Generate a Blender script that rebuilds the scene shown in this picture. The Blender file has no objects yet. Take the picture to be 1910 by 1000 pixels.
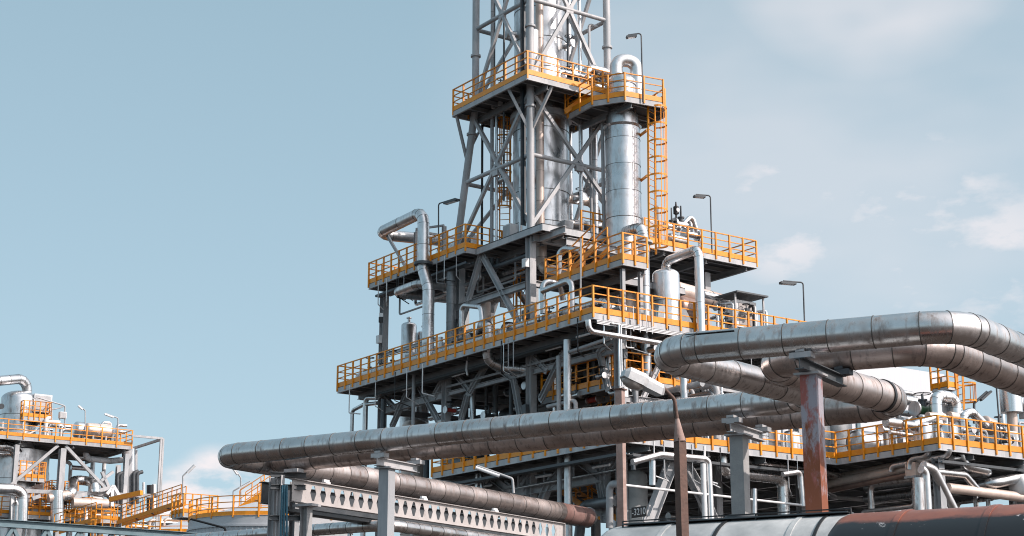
import bpy, math, random
from math import sin, cos, pi, radians, atan, tan, sqrt
from mathutils import Vector, Matrix
random.seed(7)
SC = bpy.context.scene
COL = SC.collection
V = Vector

# ---------------------------------------------------------------- camera geometry
F, CX, CY, HZ, ZC = 3050.0, 955.0, 500.0, 780.0, 1.7
TH = atan(HZ / F); CT, ST = cos(TH), sin(TH)
def ray(x, y):
    u, v = x - CX, y - CY
    return V((u, F*CT + v*ST, F*ST - v*CT))
EYE = V((0, 0, ZC))
# plant grid: a runs away to the left, b runs away to the right
AZA, AZB = radians(-35), radians(55)
AX = V((sin(AZA), cos(AZA), 0)); BX = V((sin(AZB), cos(AZB), 0)); ZX = V((0, 0, 1))
_r = ray(990, 430); ORG = EYE + _r*(72.0/_r.y); ORG.z = 0
def P(a, b, z): return ORG + AX*a + BX*b + V((0, 0, z))
def PA(x, y, b):
    r = ray(x, y); return EYE + r*((ORG.dot(BX) + b)/r.dot(BX))
def PB(x, y, a):
    r = ray(x, y); return EYE + r*((ORG.dot(AX) + a)/r.dot(AX))
def PZ(x, y, z):
    r = ray(x, y); return EYE + r*((z - ZC)/r.z)
def PY(x, y, d):
    r = ray(x, y); return EYE + r*(d/r.y)
# pipe-bridge grid
UX = V((sin(radians(31.5)), cos(radians(31.5)), 0)); VX = V((UX.y, -UX.x, 0))

# ---------------------------------------------------------------- mesh builder
class MB:
    def __init__(s): s.v = []; s.f = []; s.m = []; s.s = []; s.q = []; s.cur = .5
    def face(s, idx, m=0, smooth=False):
        s.f.append(tuple(idx)); s.m.append(m); s.s.append(smooth); s.q.append(s.cur)
    def box(s, c, ux, uy, uz, m=0):
        """box with centre c and half vectors ux, uy, uz"""
        c = V(c); i = len(s.v)
        for k in ((-1,-1,-1),(1,-1,-1),(1,1,-1),(-1,1,-1),(-1,-1,1),(1,-1,1),(1,1,1),(-1,1,1)):
            s.v.append(c + ux*k[0] + uy*k[1] + uz*k[2])
        if ux.cross(uy).dot(uz) > 0:
            fs = ((0,3,2,1),(4,5,6,7),(0,1,5,4),(1,2,6,5),(2,3,7,6),(3,0,4,7))
        else:
            fs = ((0,1,2,3),(4,7,6,5),(0,4,5,1),(1,5,6,2),(2,6,7,3),(3,7,4,0))
        for f in fs: s.face([i+k for k in f], m)
        return s
    def bar(s, p0, p1, w, h, up=ZX, m=0):
        p0, p1 = V(p0), V(p1); d = p1 - p0; L = d.length
        if L < 1e-6: return s
        d /= L
        if abs(d.dot(up)) > .97: up = AX if abs(d.dot(AX)) < .9 else BX
        sd = d.cross(up).normalized(); u = sd.cross(d).normalized()
        return s.box((p0+p1)/2, d*(L/2), sd*(w/2), u*(h/2), m)
    def ibeam(s, p0, p1, h=.3, w=.2, up=ZX, m=0, t=.02):
        p0, p1 = V(p0), V(p1); d = (p1-p0).normalized()
        if abs(d.dot(up)) > .97: up = AX
        sd = d.cross(up).normalized(); u = sd.cross(d).normalized()
        s.bar(p0, p1, t*.8, h-2*t-.004, u, m)
        for k in (-1, 1): s.bar(p0+u*k*(h/2-t/2), p1+u*k*(h/2-t/2), w, t, u, m)
        return s
    def ring(s, c, d, r, n, ref=None):
        d = d.normalized()
        if ref is None: ref = ZX if abs(d.z) < .9 else AX
        x = d.cross(ref).normalized(); y = d.cross(x).normalized()
        i = len(s.v)
        for k in range(n):
            t = 2*pi*k/n; s.v.append(c + x*(r*cos(t)) + y*(r*sin(t)))
        return i
    def loft(s, rings, n, m=0, cap=True, ms=None):
        def dup(a):
            i = len(s.v); s.v.extend(V(s.v[a+k]) for k in range(n)); return i
        J = len(rings)-1
        def seg(j):      # profile direction in (radius, axis) terms
            a, b = rings[j], rings[j+1]
            ca = sum((s.v[a+k] for k in range(n)), V())/n; cb = sum((s.v[b+k] for k in range(n)), V())/n
            return (s.v[a]-ca, s.v[b]-cb, cb-ca)
        def slope(j):
            ra, rb, ax = seg(j); dr = rb.length-ra.length
            return math.atan2(dr, max(1e-9, ax.length))
        prev = rings[0]; last = None
        for j in range(J):
            mm = ms[j] if ms else m
            if ms and mm != last: s.cur = RS.random(); last = mm
            a, b = prev, rings[j+1]
            for k in range(n):
                k2 = (k+1) % n
                s.face((a+k, a+k2, b+k2, b+k), mm, True)
            prev = b
            if j < J-1:
                m2 = ms[j+1] if ms else m
                if m2 != mm or abs(slope(j)-slope(j+1)) > .55: prev = dup(b)
        if cap:
            a, b = dup(rings[0]), dup(rings[-1])
            s.face([a+k for k in range(n)][::-1], ms[0] if ms else m); s.face([b+k for k in range(n)], ms[-1] if ms else m)
        s.cur = .5
        return s
    def rod(s, p0, p1, r, n=8, m=0, r2=None):
        p0, p1 = V(p0), V(p1); d = p1-p0
        a = s.ring(p0, d, r, n); b = s.ring(p1, d, r if r2 is None else r2, n)
        return s.loft([a, b], n, m)
    def tube(s, pts, r, n=12, bend=None, seam=0, m=0, sm=1, elbow_seam=True, cap=True):
        """round pipe along a polyline, corners filleted, cladding seams as thin raised bands (slot sm)"""
        pts = [V(p) for p in pts]
        bend = bend if bend is not None else 2.2*r
        path = []      # (point, seam?)
        cents = [pts[0]]
        segs = []
        prev = pts[0]
        for i in range(1, len(pts)-1):
            a = (pts[i-1]-pts[i]); b = (pts[i+1]-pts[i]); la, lb = a.length, b.length
            a /= la; b /= lb
            ang = a.angle(b)
            t = min(bend/tan(ang/2) if ang < pi-.01 else 0, la*.49 if i > 1 else la*.95, lb*.49 if i < len(pts)-2 else lb*.95)
            if ang > pi-.02 or t < 1e-4:
                segs.append(('L', prev, pts[i])); prev = pts[i]; continue
            q0 = pts[i]+a*t; q1 = pts[i]+b*t
            segs.append(('L', prev, q0))
            rad = t*tan(ang/2); bis = (a+b).normalized(); cc = pts[i]+bis*(rad/sin(ang/2))
            sw = pi-ang; ns = max(2, int(sw/.26))
            e0 = (q0-cc).normalized(); e1 = (-a).normalized()
            arc = [cc+(e0*cos(sw*k/ns)+e1*sin(sw*k/ns))*rad for k in range(ns+1)]
            segs.append(('A', arc)); prev = q1
        segs.append(('L', prev, pts[-1]))
        chain = []
        for sg in segs:
            if sg[0] == 'L':
                L = (sg[2]-sg[1]).length
                if L < 1e-5: continue
                k = max(1, int(round(L/seam))) if seam else 1
                for j in range(k+1):
                    chain.append((sg[1].lerp(sg[2], j/k), bool(seam)))
            else:
                ar = sg[1]
                for j, q in enumerate(ar): chain.append((q, bool(seam) and elbow_seam and j % 2 == 0))
        cl = [chain[0]]
        for c in chain[1:]:
            if (c[0]-cl[-1][0]).length > r*.02+1e-4: cl.append(c)
            elif c[1]: cl[-1] = (cl[-1][0], True)
        N = len(cl); rings = []; ms = []
        ref = None; px = None
        for j in range(N):
            if j == 0: d = cl[1][0]-cl[0][0]
            elif j == N-1: d = cl[-1][0]-cl[-2][0]
            else: d = (cl[j+1][0]-cl[j][0]).normalized()+(cl[j][0]-cl[j-1][0]).normalized()
            d.normalize()
            if px is None:
                rf = ZX if abs(d.z) < .9 else AX
                px = d.cross(rf).normalized()
            else:
                px = (px - d*px.dot(d)).normalized()
            py = d.cross(px)
            c, sf = cl[j]
            def add(off, rr):
                i = len(s.v)
                for k in range(n):
                    t = 2*pi*k/n; s.v.append(c + d*off + px*(rr*cos(t)) + py*(rr*sin(t)))
                rings.append(i)
            if sf and 0 < j < N-1:
                w = min(max(.008, r*.03), .011)
                add(-w, r); ms.append(sm); add(-w*.99, r*1.018+.002); ms.append(sm); add(w*.99, r*1.018+.002); ms.append(sm); add(w, r); ms.append(m)
            else:
                add(0, r); ms.append(m)
        s.loft(rings, n, m, cap, ms[:-1])
        return s
    def lathe(s, c, prof, n=24, axis=ZX, m=0, ms=None, cap=True):
        """profile of (radius, height) about axis through c"""
        c = V(c); rings = []
        for r, h in prof: rings.append(s.ring(c+axis*h, axis, max(r, .002), n))
        return s.loft(rings, n, m, cap, ms)
    def prism(s, poly, z0, z1, m=0):
        i = len(s.v); n = len(poly)
        for p in poly: s.v.append(V((p[0], p[1], z0)))
        for p in poly: s.v.append(V((p[0], p[1], z1)))
        ar = sum(poly[k][0]*poly[(k+1) % n][1]-poly[(k+1) % n][0]*poly[k][1] for k in range(n))
        o = range(n) if ar > 0 else range(n-1, -1, -1); o = list(o)
        s.face([i+k for k in o[::-1]], m); s.face([i+n+k for k in o], m)
        for j in range(n):
            a, b = o[j], o[(j+1) % n]
            s.face((i+a, i+b, i+n+b, i+n+a), m)
        return s
    def build(s, name, mats, parent=None, **tags):
        if not isinstance(mats, (list, tuple)): mats = [mats]
        if parent is None:
            xs = [v.x for v in s.v]; ys = [v.y for v in s.v]; zs = [v.z for v in s.v]
            org = V(((min(xs)+max(xs))/2, (min(ys)+max(ys))/2, min(zs)))
        else:
            org = ROOT[parent.name]
        me = bpy.data.meshes.new(name)
        me.from_pydata([tuple(v-org) for v in s.v], [], s.f)
        for mt in mats: me.materials.append(mt)
        nm = len(mats)
        me.polygons.foreach_set('material_index', [min(k, nm-1) for k in s.m])
        me.polygons.foreach_set('use_smooth', s.s)
        at = me.attributes.new('sheet', 'FLOAT', 'FACE'); at.data.foreach_set('value', s.q)
        me.update()
        o = bpy.data.objects.new(name, me); COL.objects.link(o)
        if parent is None: o.location = org; ROOT[o.name] = org
        else: o.parent = parent; ROOT[o.name] = org
        for k, x in tags.items():
            if x: o[k] = x
        return o
ROOT = {}
RS = random.Random(11)
def thing(name, label, cat, loc, group=None):
    o = bpy.data.objects.new(name, None); o.empty_display_size = .3; COL.objects.link(o)
    o.location = V(loc); ROOT[o.name] = V(loc)
    o['label'] = label; o['category'] = cat
    if group: o['group'] = group
    return o

# ---------------------------------------------------------------- materials
def nodes(name):
    m = bpy.data.materials.new(name); m.use_nodes = True
    nt = m.node_tree; b = nt.nodes['Principled BSDF']
    return m, nt, b
def mat(name, c1, c2=None, rough=.5, metal=0.0, scale=2.0, bump=0.0, bscale=None, rvar=.12, stretch=None, spec=None, lo=.35, hi=.7, detail=6):
    m, nt, b = nodes(name); N, L = nt.nodes, nt.links
    tc = N.new('ShaderNodeTexCoord'); mp = N.new('ShaderNodeMapping'); L.new(tc.outputs['Object'], mp.inputs[0])
    if stretch: mp.inputs['Scale'].default_value = stretch
    nz = N.new('ShaderNodeTexNoise'); nz.inputs['Scale'].default_value = scale; nz.inputs['Detail'].default_value = detail; nz.inputs['Roughness'].default_value = .65
    L.new(mp.outputs[0], nz.inputs['Vector'])
    cr = N.new('ShaderNodeValToRGB'); cr.color_ramp.elements[0].position = lo; cr.color_ramp.elements[1].position = hi
    cr.color_ramp.elements[0].color = (*c1, 1); cr.color_ramp.elements[1].color = (*(c2 or c1), 1)
    L.new(nz.outputs['Fac'], cr.inputs[0]); L.new(cr.outputs[0], b.inputs['Base Color'])
    mr = N.new('ShaderNodeMapRange'); mr.inputs['From Min'].default_value = .3; mr.inputs['From Max'].default_value = .7
    mr.inputs['To Min'].default_value = max(.05, rough-rvar); mr.inputs['To Max'].default_value = min(1, rough+rvar)
    L.new(nz.outputs['Fac'], mr.inputs['Value']); L.new(mr.outputs[0], b.inputs['Roughness'])
    b.inputs['Metallic'].default_value = metal
    if spec is not None: b.inputs['Specular IOR Level'].default_value = spec
    if bump:
        n2 = N.new('ShaderNodeTexNoise'); n2.inputs['Scale'].default_value = bscale or scale*2; n2.inputs['Detail'].default_value = 3
        L.new(mp.outputs[0], n2.inputs['Vector'])
        bp = N.new('ShaderNodeBump'); bp.inputs['Strength'].default_value = bump; bp.inputs['Distance'].default_value = .05
        L.new(n2.outputs['Fac'], bp.inputs['Height']); L.new(bp.outputs[0], b.inputs['Normal'])
    return m
M = {}
M['grey'] = mat('grey_painted_steel', (.36,.38,.40), (.50,.505,.52), .45, 0, 1.3, .05)
M['joist'] = mat('shaded_joist_paint', (.16,.17,.18), (.26,.265,.27), .55, 0, 1.3)  # darker copy of the grey paint; underside shade put into the joist colour
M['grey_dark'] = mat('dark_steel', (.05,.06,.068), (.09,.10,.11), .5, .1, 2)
M['deck'] = mat('deck_grating', (.045,.048,.052), (.10,.10,.105), .7, .2, 3)
M['orange'] = mat('orange_paint', (.68,.23,.007), (.80,.31,.011), .42, 0, 3, .03)
def cladding(name, c1, c2, rough, metal, stain, amt, scale=1.4, bump=.10, bs=1.1):
    """sheet metal: every sheet a little different, soft dents, run-down dirt streaks"""
    m, nt, b = nodes(name); N, L = nt.nodes, nt.links
    tc = N.new('ShaderNodeTexCoord')
    def nz(sc, det, st=(1, 1, 1), off=0):
        mp = N.new('ShaderNodeMapping'); mp.inputs['Scale'].default_value = st; mp.inputs['Location'].default_value = (off, off, off); L.new(tc.outputs['Object'], mp.inputs[0])
        n = N.new('ShaderNodeTexNoise'); n.inputs['Scale'].default_value = sc; n.inputs['Detail'].default_value = det; n.inputs['Roughness'].default_value = .65; L.new(mp.outputs[0], n.inputs['Vector']); return n.outputs['Fac']
    def rng(v, a, c, d, e):
        n = N.new('ShaderNodeMapRange'); n.inputs['From Min'].default_value = a; n.inputs['From Max'].default_value = c; n.inputs['To Min'].default_value = d; n.inputs['To Max'].default_value = e; L.new(v, n.inputs['Value']); return n.outputs[0]
    def add(a, c):
        n = N.new('ShaderNodeMath'); n.operation = 'ADD'; L.new(a, n.inputs[0]); L.new(c, n.inputs[1]); return n.outputs[0]
    def mix(f, a, c):
        n = N.new('ShaderNodeMix'); n.data_type = 'RGBA'; L.new(f, n.inputs['Factor'])
        for s_, x in (('A', a), ('B', c)):
            if isinstance(x, tuple): n.inputs[s_].default_value = (*x, 1)
            else: L.new(x, n.inputs[s_])
        return n.outputs['Result']
    at = N.new('ShaderNodeAttribute'); at.attribute_name = 'sheet'; sh = at.outputs['Fac']
    big = nz(scale, 5)
    f = add(rng(big, .35, .7, 0, .55), rng(sh, 0, 1, 0, .45))
    col = mix(f, c1, c2)
    st = add(rng(nz(3.2, 8, (2.2, 2.2, .55), 3), .50, .72, 0, amt), rng(nz(.8, 5, (1, 1, 1), 9), .58, .75, 0, amt*.6))
    L.new(mix(st, col, stain), b.inputs['Base Color'])
    L.new(add(add(rng(big, .3, .7, rough-.05, rough+.05), rng(sh, 0, 1, -.05, .06)), rng(st, 0, 1, 0, .28)), b.inputs['Roughness'])
    L.new(rng(st, 0, 1, metal, metal*.45), b.inputs['Metallic'])
    bp = N.new('ShaderNodeBump'); bp.inputs['Strength'].default_value = bump; bp.inputs['Distance'].default_value = .06
    L.new(nz(bs, 2), bp.inputs['Height']); L.new(bp.outputs[0], b.inputs['Normal'])
    return m
M['clad'] = cladding('aluminium_cladding', (.46,.47,.48), (.76,.76,.77), .32, 1, (.22,.19,.17), .45)
M['clad_b'] = cladding('bright_aluminium_cladding', (.62,.63,.64), (.88,.88,.89), .29, 1, (.30,.27,.25), .35)
M['clad_old'] = cladding('weathered_pipe_cladding', (.48,.455,.445), (.76,.735,.73), .27, 1, (.11,.075,.06), .75)
M['clad_old2'] = cladding('brown_weathered_cladding', (.44,.37,.34), (.70,.62,.59), .36, .95, (.10,.062,.048), .80)
M['seam'] = mat('cladding_seam', (.10,.095,.09), (.16,.15,.14), .5, .6, 4)
M['beige'] = mat('beige_cladding', (.52,.42,.37), (.68,.57,.50), .45, .35, 1.5, .05)
M['brown_pipe'] = mat('brown_cladding', (.20,.13,.11), (.34,.24,.20), .45, .6, 2, .08)
M['concrete'] = mat('concrete', (.27,.275,.28), (.37,.37,.37), .85, 0, 3, .15, 30)
M['black'] = mat('black_metal', (.015,.016,.018), (.03,.03,.032), .45, .2, 4)
M['white'] = mat('white_paint', (.62,.63,.64), (.75,.75,.75), .45, 0, 2)
M['lamp'] = mat('lamp_glass', (.70,.72,.74), (.8,.8,.8), .2, 0, 4)
M['green'] = mat('green_paint', (.03,.09,.04), (.06,.14,.06), .45, 0, 4)
M['red'] = mat('red_paint', (.35,.04,.03), (.42,.06,.04), .45, 0, 4)
M['rust_pole'] = mat('rusty_brown_steel', (.075,.042,.032), (.16,.095,.075), .75, .1, 5, .2, 20)
M['pinkpost'] = mat('weathered_pink_post', (.26,.17,.145), (.38,.28,.25), .8, 0, 3, .2, 12)
M['ground'] = mat('gravel_ground', (.03,.022,.018), (.06,.045,.037), .95, 0, .4, .3, 6)
M['pale'] = mat('pale_grey_paint', (.36,.335,.325), (.45,.425,.415), .55, 0, 2, .04)
M['lampgrey'] = mat('lamp_housing', (.42,.43,.44), (.55,.55,.55), .4, .3, 5, .05)
M['dirty_glass'] = mat('dirty_lamp_glass', (.30,.25,.22), (.50,.45,.42), .15, 0, 9)
M['darkclad'] = mat('dark_shaded_cladding', (.13,.14,.15), (.26,.27,.28), .45, .6, 1.5, .08)  # dark cladding; on equipment inside the bays the tone stands in for shade
M['siding'] = mat('sheet_siding', (.52,.54,.57), (.60,.61,.63), .5, 0, 1, .1, 14, .1, (14,14,.05))
M['blue_grey'] = mat('blue_grey_paint', (.10,.17,.20), (.16,.23,.26), .5, 0, 2)
M['mauve'] = mat('mauve_brown_paint', (.20,.115,.10), (.30,.19,.17), .5, .2, 2, .06)
M['blue'] = mat('blue_cable', (.02,.09,.14), (.04,.14,.20), .45, 0, 3)
M['roof_tank'] = mat('tank_grey_paint', (.40,.42,.45), (.50,.52,.54), .5, 0, .6)
M['tankwhite'] = mat('frosty_tank_paint', (.30,.32,.325), (.52,.54,.54), .6, .1, 1.2, .12, 60, .15)
def layered(name, base, second, third, s1, s2, stretch, t1, t2, rough=.7, zb=None):
    m, nt, b = nodes(name); N, L = nt.nodes, nt.links
    tc = N.new('ShaderNodeTexCoord'); mp = N.new('ShaderNodeMapping'); mp.inputs['Scale'].default_value = stretch
    L.new(tc.outputs['Object'], mp.inputs[0]); prev = None
    def layer(sc, lo, hi, off):
        mp2 = N.new('ShaderNodeMapping'); mp2.inputs['Location'].default_value = (off, off*.7, off*.3); L.new(mp.outputs[0], mp2.inputs[0])
        nz = N.new('ShaderNodeTexNoise'); nz.inputs['Scale'].default_value = sc; nz.inputs['Detail'].default_value = 8; nz.inputs['Roughness'].default_value = .7
        L.new(mp2.outputs[0], nz.inputs['Vector'])
        v = nz.outputs['Fac']
        if zb and off > 1:
            sx = N.new('ShaderNodeSeparateXYZ'); L.new(tc.outputs['Object'], sx.inputs[0])
            m1 = N.new('ShaderNodeMapRange'); m1.inputs['From Min'].default_value = zb[0]; m1.inputs['From Max'].default_value = zb[1]; m1.inputs['To Min'].default_value = zb[2]; m1.inputs['To Max'].default_value = -zb[2]; L.new(sx.outputs['Z'], m1.inputs['Value'])
            ad = N.new('ShaderNodeMath'); ad.operation = 'ADD'; L.new(v, ad.inputs[0]); L.new(m1.outputs[0], ad.inputs[1]); v = ad.outputs[0]
        mr = N.new('ShaderNodeMapRange'); mr.inputs['From Min'].default_value = lo; mr.inputs['From Max'].default_value = hi; L.new(v, mr.inputs['Value'])
        return mr.outputs[0], nz
    f1, nz1 = layer(s1, t1, t1+.08, 0); f2, nz2 = layer(s2, t2, t2+.1, 5)
    x1 = N.new('ShaderNodeMix'); x1.data_type = 'RGBA'; x1.inputs['A'].default_value = (*base, 1); x1.inputs['B'].default_value = (*second, 1); L.new(f1, x1.inputs['Factor'])
    x2 = N.new('ShaderNodeMix'); x2.data_type = 'RGBA'; L.new(x1.outputs['Result'], x2.inputs['A']); x2.inputs['B'].default_value = (*third, 1); L.new(f2, x2.inputs['Factor'])
    L.new(x2.outputs['Result'], b.inputs['Base Color']); b.inputs['Roughness'].default_value = rough
    bp = N.new('ShaderNodeBump'); bp.inputs['Strength'].default_value = .2; bp.inputs['Distance'].default_value = .02
    L.new(nz1.outputs['Fac'], bp.inputs['Height']); L.new(bp.outputs[0], b.inputs['Normal'])
    return m
M['rustpost'] = layered('rusty_red_post', (.30,.29,.33), (.30,.10,.085), (.20,.062,.028), 1.5, 1.6, (1.6,1.6,.7), .47, .47, .75, (4.6, 7.6, .22))
M['concpost'] = layered('grey_post_with_rust_runs', (.34,.36,.38), (.30,.32,.34), (.24,.11,.07), 1.2, 1.1, (2.5,2.5,.6), .5, .66, .8)
def spilled(name, paint, paint2, oil, z_edge, rag):
    """painted tank with a ragged black oil spill below height z_edge (object space) and pale flakes along its edge"""
    m, nt, b = nodes(name); N, L = nt.nodes, nt.links
    tc = N.new('ShaderNodeTexCoord')
    def nz(sc, off, det=7, st=(1, 1, 1)):
        mp = N.new('ShaderNodeMapping'); mp.inputs['Location'].default_value = (off, off, off); mp.inputs['Scale'].default_value = st; L.new(tc.outputs['Object'], mp.inputs[0])
        n = N.new('ShaderNodeTexNoise'); n.inputs['Scale'].default_value = sc; n.inputs['Detail'].default_value = det; n.inputs['Roughness'].default_value = .7; L.new(mp.outputs[0], n.inputs['Vector']); return n.outputs['Fac']
    def mth(op, a, c=None):
        n = N.new('ShaderNodeMath'); n.operation = op
        for k, x in enumerate((a, c)):
            if x is None: continue
            if isinstance(x, (int, float)): n.inputs[k].default_value = x
            else: L.new(x, n.inputs[k])
        return n.outputs[0]
    def rng(v, lo, hi):
        n = N.new('ShaderNodeMapRange'); n.inputs['From Min'].default_value = lo; n.inputs['From Max'].default_value = hi; L.new(v, n.inputs['Value']); return n.outputs[0]
    def mix(f, c, d):
        n = N.new('ShaderNodeMix'); n.data_type = 'RGBA'; L.new(f, n.inputs['Factor'])
        for s, x in (('A', c), ('B', d)):
            if isinstance(x, tuple): n.inputs[s].default_value = (*x, 1)
            else: L.new(x, n.inputs[s])
        return n.outputs['Result']
    sx = N.new('ShaderNodeSeparateXYZ'); L.new(tc.outputs['Object'], sx.inputs[0])
    h = mth('ADD', sx.outputs['Z'], mth('MULTIPLY', mth('SUBTRACT', nz(1.6, 2), .5), rag))
    f = rng(h, z_edge+.03, z_edge-.03)
    base = mix(rng(nz(1.1, 7, 8, (1, 1, 2)), .4, .62), paint, paint2)
    c = mix(f, base, oil)
    edge = mth('MULTIPLY', rng(mth('ABSOLUTE', mth('SUBTRACT', h, z_edge-.06)), .07, .03), rng(nz(3.2, 12), .60, .66))
    c = mix(edge, c, (.62, .60, .60))
    L.new(c, b.inputs['Base Color']); b.inputs['Roughness'].default_value = .38
    return m
M['rusttank'] = spilled('rust_brown_tank_paint', (.26,.090,.055), (.18,.062,.042), (.010,.010,.012), 4.19, .22)

# the grey paint again, now with thin rust runs and grime patches
M['grey'] = layered('grey_painted_steel', (.34,.355,.37), (.43,.43,.44), (.18,.11,.075), .9, 2.3, (1.5,1.5,.5), .46, .66, .48)
def worn(m, sc, lo, hi, dark, amt):
    """per-object tone and worn patches on a painted material"""
    nt = m.node_tree; N, L = nt.nodes, nt.links; b = N['Principled BSDF']
    src = b.inputs['Base Color'].links[0].from_socket
    oi = N.new('ShaderNodeObjectInfo'); hs = N.new('ShaderNodeHueSaturation')
    mr = N.new('ShaderNodeMapRange'); mr.inputs['To Min'].default_value = .86; mr.inputs['To Max'].default_value = 1.08; L.new(oi.outputs['Random'], mr.inputs['Value'])
    L.new(mr.outputs[0], hs.inputs['Value']); L.new(src, hs.inputs['Color'])
    ge = N.new('ShaderNodeNewGeometry'); nz = N.new('ShaderNodeTexNoise'); nz.inputs['Scale'].default_value = sc; nz.inputs['Detail'].default_value = 7; nz.inputs['Roughness'].default_value = .7
    L.new(ge.outputs['Position'], nz.inputs['Vector'])
    m2 = N.new('ShaderNodeMapRange'); m2.inputs['From Min'].default_value = lo; m2.inputs['From Max'].default_value = hi; m2.inputs['To Max'].default_value = amt; L.new(nz.outputs['Fac'], m2.inputs['Value'])
    mx = N.new('ShaderNodeMix'); mx.data_type = 'RGBA'; L.new(m2.outputs[0], mx.inputs['Factor']); L.new(hs.outputs[0], mx.inputs['A']); mx.inputs['B'].default_value = (*dark, 1)
    L.new(mx.outputs['Result'], b.inputs['Base Color'])
worn(M['orange'], 3.0, .60, .72, (.28,.10,.03), .75)
worn(M['grey'], .7, .56, .75, (.22,.20,.19), .5)
worn(M['pale'], 2.2, .56, .72, (.17,.12,.10), .65)
worn(M['beige'], 1.6, .55, .75, (.24,.16,.13), .6)
# ---------------------------------------------------------------- kits
def pipe(name, label, cat, pts, r, m='clad', bend=None, seam=0, n=14, group=None, parent=None, flange=()):
    mb = MB().tube(pts, r, n, bend, seam)
    for p, d in flange: mb.rod(V(p)-V(d)*.03, V(p)+V(d)*.03, r*1.45, 14)
    return mb.build(name, [M[m], M['seam']], parent, label=label, category=cat, group=group)

_post = {}
def post_obj(parent, p, h0, h1, size=.075):
    key = (round(h0, 2), round(h1, 2), size)
    if key not in _post:
        mb = MB().box((0, 0, (h0+h1)/2), AX*(size/2), BX*(size/2), ZX*((h1-h0)/2))
        me = bpy.data.meshes.new('post'); me.from_pydata([tuple(v) for v in mb.v], [], mb.f); me.materials.append(M['orange'])
        _post[key] = me
    o = bpy.data.objects.new('post', _post[key]); COL.objects.link(o); o.parent = parent
    o.location = V(p)-ROOT[parent.name]; return o
def rail_run(root, pts, z, closed=False, toe=True, posts=True, step=.78, h=1.1, skip_first=False, beam=.24):
    """railing along a polyline at deck height z: rails, toe board and posts"""
    pts = [V((p.x, p.y, 0)) for p in pts]
    if closed: pts.append(pts[0])
    rb = MB(); up = V((0, 0, z))
    for i in range(len(pts)-1):
        a, b = pts[i]+up, pts[i+1]+up
        rb.bar(a+ZX*h, b+ZX*h, .055, .05)
        rb.bar(a+ZX*h*.70, b+ZX*h*.70, .042, .042); rb.bar(a+ZX*h*.41, b+ZX*h*.41, .042, .042)
    rl = rb.build('railing', M['orange'], root)
    if toe:
        tb = MB()
        for i in range(len(pts)-1):
            a, b = pts[i]+up, pts[i+1]+up
            tb.bar(a+ZX*.10, b+ZX*.10, .012, .24)
        tb.build('toe_board', M['orange'], root)
    if posts:
        for i in range(len(pts)-1):
            a, b = pts[i], pts[i+1]; L = (b-a).length; k = max(1, round(L/step))
            sd = V(((b-a).y, -(b-a).x, 0)).normalized()*.035
            for j in range(k+1 if i == len(pts)-2 and not closed else k):
                if j == 0 and i == 0 and skip_first: continue
                post_obj(rl, a.lerp(b, j/k)+up+sd, -beam, h+.01)
    return rl
def platform(name, label, poly, z, rails, joist=1.1, beam=.26, group=None, step=.78, cat='platform', toe=True, jdir='b', m='grey'):
    """poly: (a,b) corner list; rails: list of (a,b) runs"""
    W = [P(a, b, z) for a, b in poly]
    c = sum(W, V())/len(W)
    root = thing(name, label, cat, c, group)
    MB().prism([(w.x, w.y) for w in W], z-.05, z).build('deck_plate', M['deck'], root)
    eb = MB(); n = len(W)
    for i in range(n):
        p, q = W[i], W[(i+1) % n]; d = (q-p).normalized()
        off = V((0, 0, -.055-beam/2))
        eb.bar(p+off+d*.005, q+off-d*.005, .03, beam)
        eb.bar(p+off+V((0, 0, -beam/2+.01)), q+off+V((0, 0, -beam/2+.01)), .10, .018)
    eb.build('edge_beam', M[m], root)
    A_ = [p[0] for p in poly]; B_ = [p[1] for p in poly]
    jb = MB()
    def spans(val, ax):
        xs = []
        for i in range(n):
            p, q = poly[i], poly[(i+1) % n]
            if (p[ax]-val)*(q[ax]-val) < 0:
                t = (val-p[ax])/(q[ax]-p[ax]); xs.append(p[1-ax]+t*(q[1-ax]-p[1-ax]))
        xs.sort(); return list(zip(xs[::2], xs[1::2]))
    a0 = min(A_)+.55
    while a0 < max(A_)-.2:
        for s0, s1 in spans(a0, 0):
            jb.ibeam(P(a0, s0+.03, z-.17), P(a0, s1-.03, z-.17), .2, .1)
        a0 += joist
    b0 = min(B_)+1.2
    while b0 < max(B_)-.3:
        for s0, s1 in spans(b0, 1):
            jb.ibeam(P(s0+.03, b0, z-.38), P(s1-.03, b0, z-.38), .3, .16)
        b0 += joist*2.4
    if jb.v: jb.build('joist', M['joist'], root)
    for run in rails:
        closed = run[-1] == 'closed'
        rp = [P(a, b, z) for a, b in (run[:-1] if closed else run)]
        rail_run(root, rp, z, closed, toe, step=step, beam=beam*.9)
    return root
def lamp_mast(name, label, base, top, head, kind='flood', r=.035, group=None, arm=None):
    """thin mast with arm; head: world vector from mast top to lamp end"""
    base, top, head = V(base), V(top), V(head)
    root = thing(name, label, 'lamp', base, group)
    hd = head.normalized()
    MB().tube([base, top, top+head], r, 8, .12).build('mast', M['grey_dark'] if kind != 'tube' else M['grey'], root)
    sd = hd.cross(ZX).normalized(); up = sd.cross(hd)
    c = top+head*.78-up*.10
    L = head.length*.38
    if kind == 'tube': MB().tube([top+head*.35-up*.07, top+head*1.02-up*.07], .07, 8).build('lamp_head', M['lamp'], root)
    else:
        MB().box(c, hd*L, sd*.13, up*.05).bar(c+up*.04, top+head*.78, .05, .05).build('lamp_head', M['grey_dark'], root)
        MB().box(c-up*.056, hd*L*.7, sd*.10, up*.006).build('lens', M['lamp'], root)
    return root
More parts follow.
